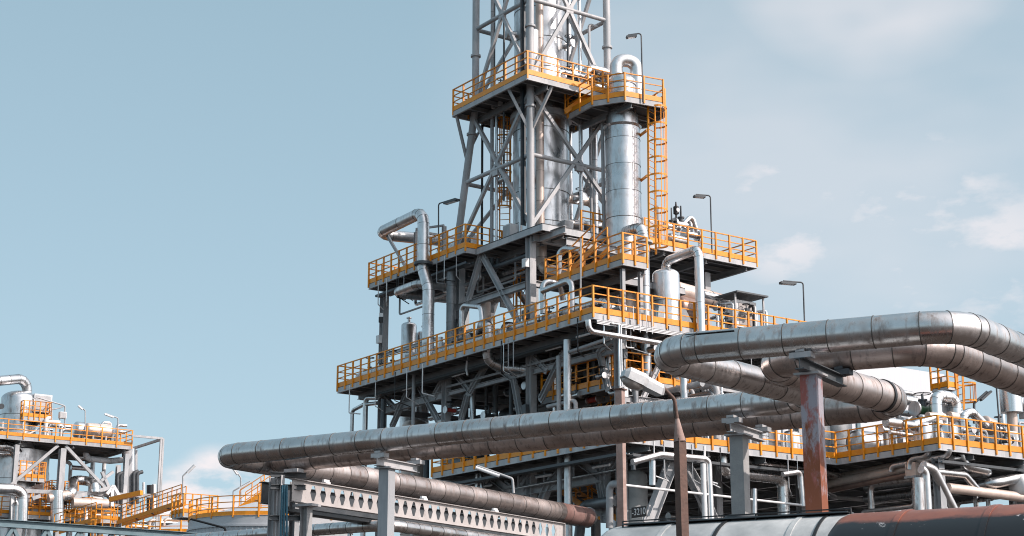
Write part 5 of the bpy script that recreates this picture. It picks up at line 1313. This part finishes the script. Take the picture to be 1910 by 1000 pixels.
caged_ladder('caged_ladder', 'orange ladder top peeping out beside the trestle posts', PY(495, 960, 93), PY(495, 892, 93), V((.3, -1, 0)), .5, .4, .3, 3.2)
pipe('tank_pipe', 'thin black bent pipe on the wall of the round tank', 'pipe', [PY(355, 968, 90.5), PY(420, 985, 90.5), PY(421, 1004, 90.5)], .06, 'black', .15)
# dark pipe bridge along the bottom edge
zb = 8.0
b0, b1 = PZ(-40, 973, zb), PZ(430, 1005, zb)
pb = thing('pipe_bridge', 'dark blue-grey truss bridge along the bottom left edge', 'pipe bridge', V(((b0.x+b1.x)/2, (b0.y+b1.y)/2, 0)))
MB().ibeam(b0, b1, .3, .3).build('chord', M['blue_grey'], pb)
MB().ibeam(b0-ZX*1.5, b1-ZX*1.5, .3, .3).build('chord', M['blue_grey'], pb)
for k in range(9):
    t = k/8; q = b0.lerp(b1, t); q2 = b0.lerp(b1, min(1, t+.0625))
    MB().bar(q-ZX*.15, q2-ZX*1.35, .14, .14).build('diagonal', M['blue_grey'], pb)
    if t < 1: MB().bar(b0.lerp(b1, t+.125)-ZX*.15, q2-ZX*1.35, .14, .139).build('diagonal', M['blue_grey'], pb)
for t in (.05, .5, .95):
    q = b0.lerp(b1, t); MB().ibeam(V((q.x, q.y, .01)), q-ZX*1.66, .3, .3, AX).build('post', M['blue_grey'], pb)
for k, (r, m) in enumerate(((.12, 'clad'), (.09, 'clad_b'), (.15, 'grey'))):
    o = V((.1, .5+.4*k, -1.1)); MB().rod(b0+o, b1+o, r, 12).build('bridge_pipe', M[m], None, label=('silver pipe running inside the dark truss bridge, nearest', 'thin bright pipe inside the dark truss bridge, middle', 'grey pipe inside the dark truss bridge, farthest')[k], category='pipe')
# ================================================================ clutter: trays, boxes, lights, thin lines
def ctray(label, p0, p1, w=.4, n=3):
    p0, p1 = V(p0), V(p1); d = (p1-p0).normalized(); s = d.cross(ZX).normalized()
    r = thing('cable_tray', label, 'cable tray', (p0+p1)/2)
    MB().bar(p0, p1, w, .015).bar(p0+s*w/2+ZX*.05, p1+s*w/2+ZX*.05, .012, .11).bar(p0-s*w/2+ZX*.05, p1-s*w/2+ZX*.05, .012, .11).build('tray', M['grey_dark'], r)
    for k in range(n):
        o = s*(w*(k/(n-1)-.5)*.75)+ZX*.035
        MB().rod(p0+o, p1+o, .022, 6).build('cable', M[('black', 'grey', 'blue')[k % 3]], r)
    return r
ctray('dark cable tray slung under the front edge of the long platform', P(13.8, -.7, 15.9), P(-6.3, -.7, 15.9))
ctray('dark cable tray slung under the front edge of the upper left platform', P(12.8, -.5, 21.15), P(4.3, -.5, 21.15))
ctray('dark cable tray under the front edge of the lowest platform', P(4.6, -1.6, 10.5), P(-8.8, -1.6, 10.5))
ctray('dark cable tray under the right edge of the lowest platform', P(-8.6, -1.4, 10.45), P(-8.6, 9.2, 10.45))
ctray('dark cable tray below the outer edge of the right wing', P(-14.3, 10.0, 10.45), P(-14.3, 25, 10.45))
ctray('cable tray climbing the near leg of the lattice tower', P(.42, -.12, 22.2), P(.42, -.12, 40), .3)
for i, (a, b, z) in enumerate(((0, -.32, 17.9), (7, -.30, 17.6), (13.0, -.3, 19.0), (-6.75, -.15, 15.0), (-6.75, -.15, 13.4), (7, -.3, 13.8), (0, -.32, 13.6), (-8.75, 4.6, 8.2), (-8.75, 9.2, 7.4), (6.1, -.15, 19.0), (0, -.3, 20.3), (-14.5, 16, 8.6))):
    c = P(a, b, z)
    r = thing('junction_box', 'small grey junction box strapped to a column of the steel frame', 'junction box', c-ZX*.2, 'junction boxes on the columns')
    MB().box(c, AX*.15, BX*.10, ZX*.2).build('casing', M['white' if i % 3 else 'grey_dark'], r)
    MB().tube([c-ZX*.2, c-ZX*1.2, c-ZX*1.4+AX*.2], .02, 6, .05).build('cable', M['black'], r)
for i, (a, b, z) in enumerate(((9.5, -.6, 15.9), (5.0, -.6, 15.9), (1.5, -.6, 15.9), (-2.5, -.6, 15.9), (-5.5, -1.2, 15.9), (10.5, .2, 21.2), (7.8, .2, 21.2), (2.5, -.8, 10.4), (-2.0, -.8, 10.4), (-6.0, -.8, 10.4), (-7.6, 3.0, 10.4), (-7.6, 7.0, 10.4), (-13.4, 12, 10.4), (-13.4, 18, 10.4))):
    c = P(a, b, z)
    r = thing('tube_light', 'short white tube light hung under a platform', 'light fitting', c, 'tube lights under the platforms')
    MB().rod(c-AX*.55, c+AX*.55, .055, 8).build('tube', M['lamp'], r)
    MB().bar(c-AX*.6+ZX*.07, c+AX*.6+ZX*.07, .12, .03).rod(c+ZX*.08, c+ZX*.35, .02, 6).build('holder', M['grey_dark'], r)
for i in range(40):
    k = i % 4
    if k == 0: a, b, z0, z1 = random.uniform(-6.5, 13.5), -2.03, 15.0, 16.4
    elif k == 1: a, b, z0, z1 = -7.13, random.uniform(-1.5, 9), 15.2, 16.4
    elif k == 2: a, b, z0, z1 = -9.13, random.uniform(-1.5, 9), 9.7, 11.1
    else: a, b, z0, z1 = random.uniform(4.5, 12.8), -.93, 20.6, 21.8
    pipe('drain_line', 'thin drain line or conduit dropping from a platform edge', 'pipe', [P(a, b, z1), P(a, b, z0), P(a+random.uniform(-.5, .5), b+random.uniform(.2, .8), z0-random.uniform(0, .3))], random.uniform(.018, .035), random.choice(('grey', 'clad', 'white', 'black')), .06, 0, 6, 'thin drain lines at the platform edges')
for i in range(24):
    a = random.uniform(-5.5, 12.8); b = random.uniform(-.2, 2.5); z = random.uniform(11.6, 15.4); ax = random.choice((AX, BX, AX))
    valve('valve', 'small valve in the pipework of the bay below the long platform', P(a, b, z), ax, random.uniform(.10, .18), random.uniform(.3, .6), random.choice(('clad_b', 'clad', 'grey', 'grey_dark', 'red')), 'valves of the lower bay', random.random() < .6)
for i in range(20):
    a = random.uniform(-8.5, 4.5); b = random.uniform(-1, 6); z = random.uniform(3.5, 9.8)
    k = random.choice((AX, BX)); l = random.uniform(1.5, 5)
    pipe('ground_pipe', 'shaded pipe in the dark space below the lowest platform', 'pipe', [P(a, b, z-1.5), P(a, b, z), P(a, b, z)+k*l, P(a, b, z+.8)+k*l], random.uniform(.06, .16), random.choice(('clad', 'clad_b', 'grey', 'beige', 'clad_old')), None, 0, 12, group='shaded pipes below the lowest platform')
for i in range(18):
    b = random.uniform(10, 24); a = random.uniform(-14.2, -11); z = random.uniform(6.8, 10.2)
    k = random.choice((BX, BX, AX)); l = random.uniform(1.5, 5)
    pipe('wing_low_pipe', 'silver pipe tangled below the right wing', 'pipe', [P(a, b, z+.7), P(a, b, z), P(a, b, z)+k*l, P(a, b, z-2.5)+k*l], random.uniform(.07, .17), random.choice(('clad', 'clad_b', 'beige', 'clad_old', 'darkclad')), None, 0, 12, group='pipes tangled below the right wing')
for i in range(14):
    q = LB(random.uniform(2, 240), random.uniform(850, 960), random.uniform(1.5, 6)); h = random.uniform(1, 5)
    pipe('left_low_pipe', 'pale pipe low in the distant left unit', 'pipe', [q-ZX*h, q, q-BX*random.uniform(.5, 2)], random.uniform(.08, .2), random.choice(('clad', 'clad_b', 'white', 'grey')), None, 0, 10, group='low pipes of the left unit')
for k, (x, y) in enumerate(((60, 948), (128, 955), (95, 925))):
    q = LB(x, y, .8); qa, qb = (q-ORG).dot(AX), (q-ORG).dot(BX)
    platform('cage_landing', ('small orange-railed landing low at the left edge', 'small orange-railed landing left of the ladder cage', 'small orange-railed landing behind the upright pipes of the left unit')[k], [(qa, qb), (qa, qb+1.9), (qa+1.3, qb+1.9), (qa+1.3, qb)], q.z, [[(qa, qb), (qa, qb+1.9), (qa+1.3, qb+1.9), (qa+1.3, qb), 'closed']], step=.5, joist=2)
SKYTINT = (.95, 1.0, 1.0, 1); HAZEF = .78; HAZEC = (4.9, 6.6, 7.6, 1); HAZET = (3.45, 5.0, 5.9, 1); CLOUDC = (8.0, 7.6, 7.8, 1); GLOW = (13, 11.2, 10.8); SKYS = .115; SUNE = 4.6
# ================================================================ sky, sun, camera
SUN_AZ, SUN_EL = 112.0, 36.0
w = bpy.data.worlds.new('World'); SC.world = w; w.use_nodes = True
nt = w.node_tree; N, L = nt.nodes, nt.links
bg = N['Background']; sky = N.new('ShaderNodeTexSky'); sky.sky_type = 'NISHITA'; sky.sun_disc = False
sky.sun_elevation = radians(SUN_EL); sky.sun_rotation = radians(SUN_AZ); sky.altitude = 50; sky.air_density = 1.0; sky.dust_density = 1.2; sky.ozone_density = 1.6
geo = N.new('ShaderNodeTexCoord')
def vmath(op, a, b=None):
    n = N.new('ShaderNodeVectorMath'); n.operation = op
    L.new(a, n.inputs[0])
    if b is not None: n.inputs[1].default_value = b
    return n
dirn = vmath('NORMALIZE', geo.outputs['Generated']).outputs[0]
def fmath(op, a, b, clamp=False):
    n = N.new('ShaderNodeMath'); n.operation = op; n.use_clamp = clamp
    for k, x in enumerate((a, b)):
        if isinstance(x, (int, float)): n.inputs[k].default_value = x
        else: L.new(x, n.inputs[k])
    return n.outputs[0]
mp = N.new('ShaderNodeMapping'); mp.inputs['Scale'].default_value = (1, 1, 2.2); L.new(dirn, mp.inputs[0])
def noise(sc, det, off):
    m2 = N.new('ShaderNodeMapping'); m2.inputs['Location'].default_value = off; L.new(mp.outputs[0], m2.inputs[0])
    n = N.new('ShaderNodeTexNoise'); n.inputs['Scale'].default_value = sc; n.inputs['Detail'].default_value = det; n.inputs['Roughness'].default_value = .55
    L.new(m2.outputs[0], n.inputs['Vector']); return n.outputs['Fac']
# small cumulus banks and a thin bright veil, each a patch of sky round its own direction
def patch(d, width):
    d = V(d).normalized()
    dp = vmath('DOT_PRODUCT', dirn, tuple(d)).outputs['Value']
    mr = N.new('ShaderNodeMapRange'); mr.interpolation_type = 'SMOOTHSTEP'; mr.inputs['From Min'].default_value = cos(radians(width)); mr.inputs['From Max'].default_value = 1.0
    L.new(dp, mr.inputs['Value']); return mr.outputs[0]
cl = noise(16, 6, (3.1, .4, 1.7)); veil = noise(3.5, 4, (.2, 5.1, .3))
tot = None
for (x, y, wd, amp, thr) in ((1460, 408, 3.2, .8, .40), (1720, 428, 4.4, .75, .40), (1860, 480, 3.4, .75, .41), (1600, 520, 5.0, .28, .36), (400, 930, 2.0, 1.9, .34), (455, 915, 1.6, 1.6, .34), (352, 925, 1.4, 1.6, .34)):
    f = fmath('MULTIPLY', patch(ray(x, y), wd), amp)
    f = fmath('MULTIPLY', f, fmath('MULTIPLY', fmath('SUBTRACT', cl, thr, True), 5.0, True), True)
    tot = f if tot is None else fmath('MAXIMUM', tot, f)
for (x, y, wd, amp) in ((1620, -150, 7, 1.2), (1560, 160, 15, .42), (1850, 260, 10, .28)):
    f = fmath('MULTIPLY', fmath('MULTIPLY', patch(ray(x, y), wd), amp), fmath('MULTIPLY', fmath('SUBTRACT', veil, .25, True), 2.6, True), True)
    tot = fmath('MAXIMUM', tot, f)
tint = N.new('ShaderNodeMix'); tint.data_type = 'RGBA'; tint.blend_type = 'MULTIPLY'; tint.inputs['Factor'].default_value = 1
L.new(sky.outputs[0], tint.inputs['A']); tint.inputs['B'].default_value = SKYTINT
sz = N.new('ShaderNodeSeparateXYZ'); L.new(dirn, sz.inputs[0])
hr = N.new('ShaderNodeMapRange'); hr.inputs['From Min'].default_value = .05; hr.inputs['From Max'].default_value = .42; L.new(sz.outputs['Z'], hr.inputs['Value'])
hg = N.new('ShaderNodeMix'); hg.data_type = 'RGBA'; L.new(hr.outputs[0], hg.inputs['Factor']); hg.inputs['A'].default_value = HAZEC; hg.inputs['B'].default_value = HAZET
hz = N.new('ShaderNodeMix'); hz.data_type = 'RGBA'; hz.inputs['Factor'].default_value = HAZEF; L.new(tint.outputs['Result'], hz.inputs['A']); L.new(hg.outputs['Result'], hz.inputs['B'])
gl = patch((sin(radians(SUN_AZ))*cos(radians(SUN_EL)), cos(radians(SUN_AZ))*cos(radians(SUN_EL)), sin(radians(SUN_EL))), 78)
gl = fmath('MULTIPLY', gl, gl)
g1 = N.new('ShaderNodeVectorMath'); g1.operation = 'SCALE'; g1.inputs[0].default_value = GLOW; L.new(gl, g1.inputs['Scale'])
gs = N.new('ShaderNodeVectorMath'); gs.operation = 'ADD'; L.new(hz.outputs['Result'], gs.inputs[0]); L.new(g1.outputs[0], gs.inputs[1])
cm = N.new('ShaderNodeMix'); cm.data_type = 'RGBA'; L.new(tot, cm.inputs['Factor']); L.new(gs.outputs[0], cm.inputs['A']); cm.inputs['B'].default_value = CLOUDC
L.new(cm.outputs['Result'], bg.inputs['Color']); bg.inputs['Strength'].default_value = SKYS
sun = bpy.data.lights.new('sun', 'SUN'); sun.energy = SUNE; sun.angle = radians(.5); sun.color = (1, .87, .80)
so = bpy.data.objects.new('sun', sun); COL.objects.link(so)
sd = V((sin(radians(SUN_AZ))*cos(radians(SUN_EL)), cos(radians(SUN_AZ))*cos(radians(SUN_EL)), sin(radians(SUN_EL))))
so.rotation_euler = sd.to_track_quat('Z', 'Y').to_euler(); so.location = (40, 0, 80)
cam = bpy.data.cameras.new('camera'); co = bpy.data.objects.new('camera', cam); COL.objects.link(co)
cam.sensor_width = 36; cam.lens = 36*F/1910; cam.clip_end = 4000; cam.clip_start = .1
co.location = EYE; co.rotation_euler = (pi/2+TH, 0, 0); SC.camera = co
SC.view_settings.view_transform = 'Standard'; SC.view_settings.look = 'None'; SC.view_settings.exposure = 0; SC.view_settings.gamma = 1
SC.cycles.use_denoising = True
SC.cycles.max_bounces = 6; SC.cycles.filter_width = 1.05
SC.cycles.sample_clamp_indirect = 8
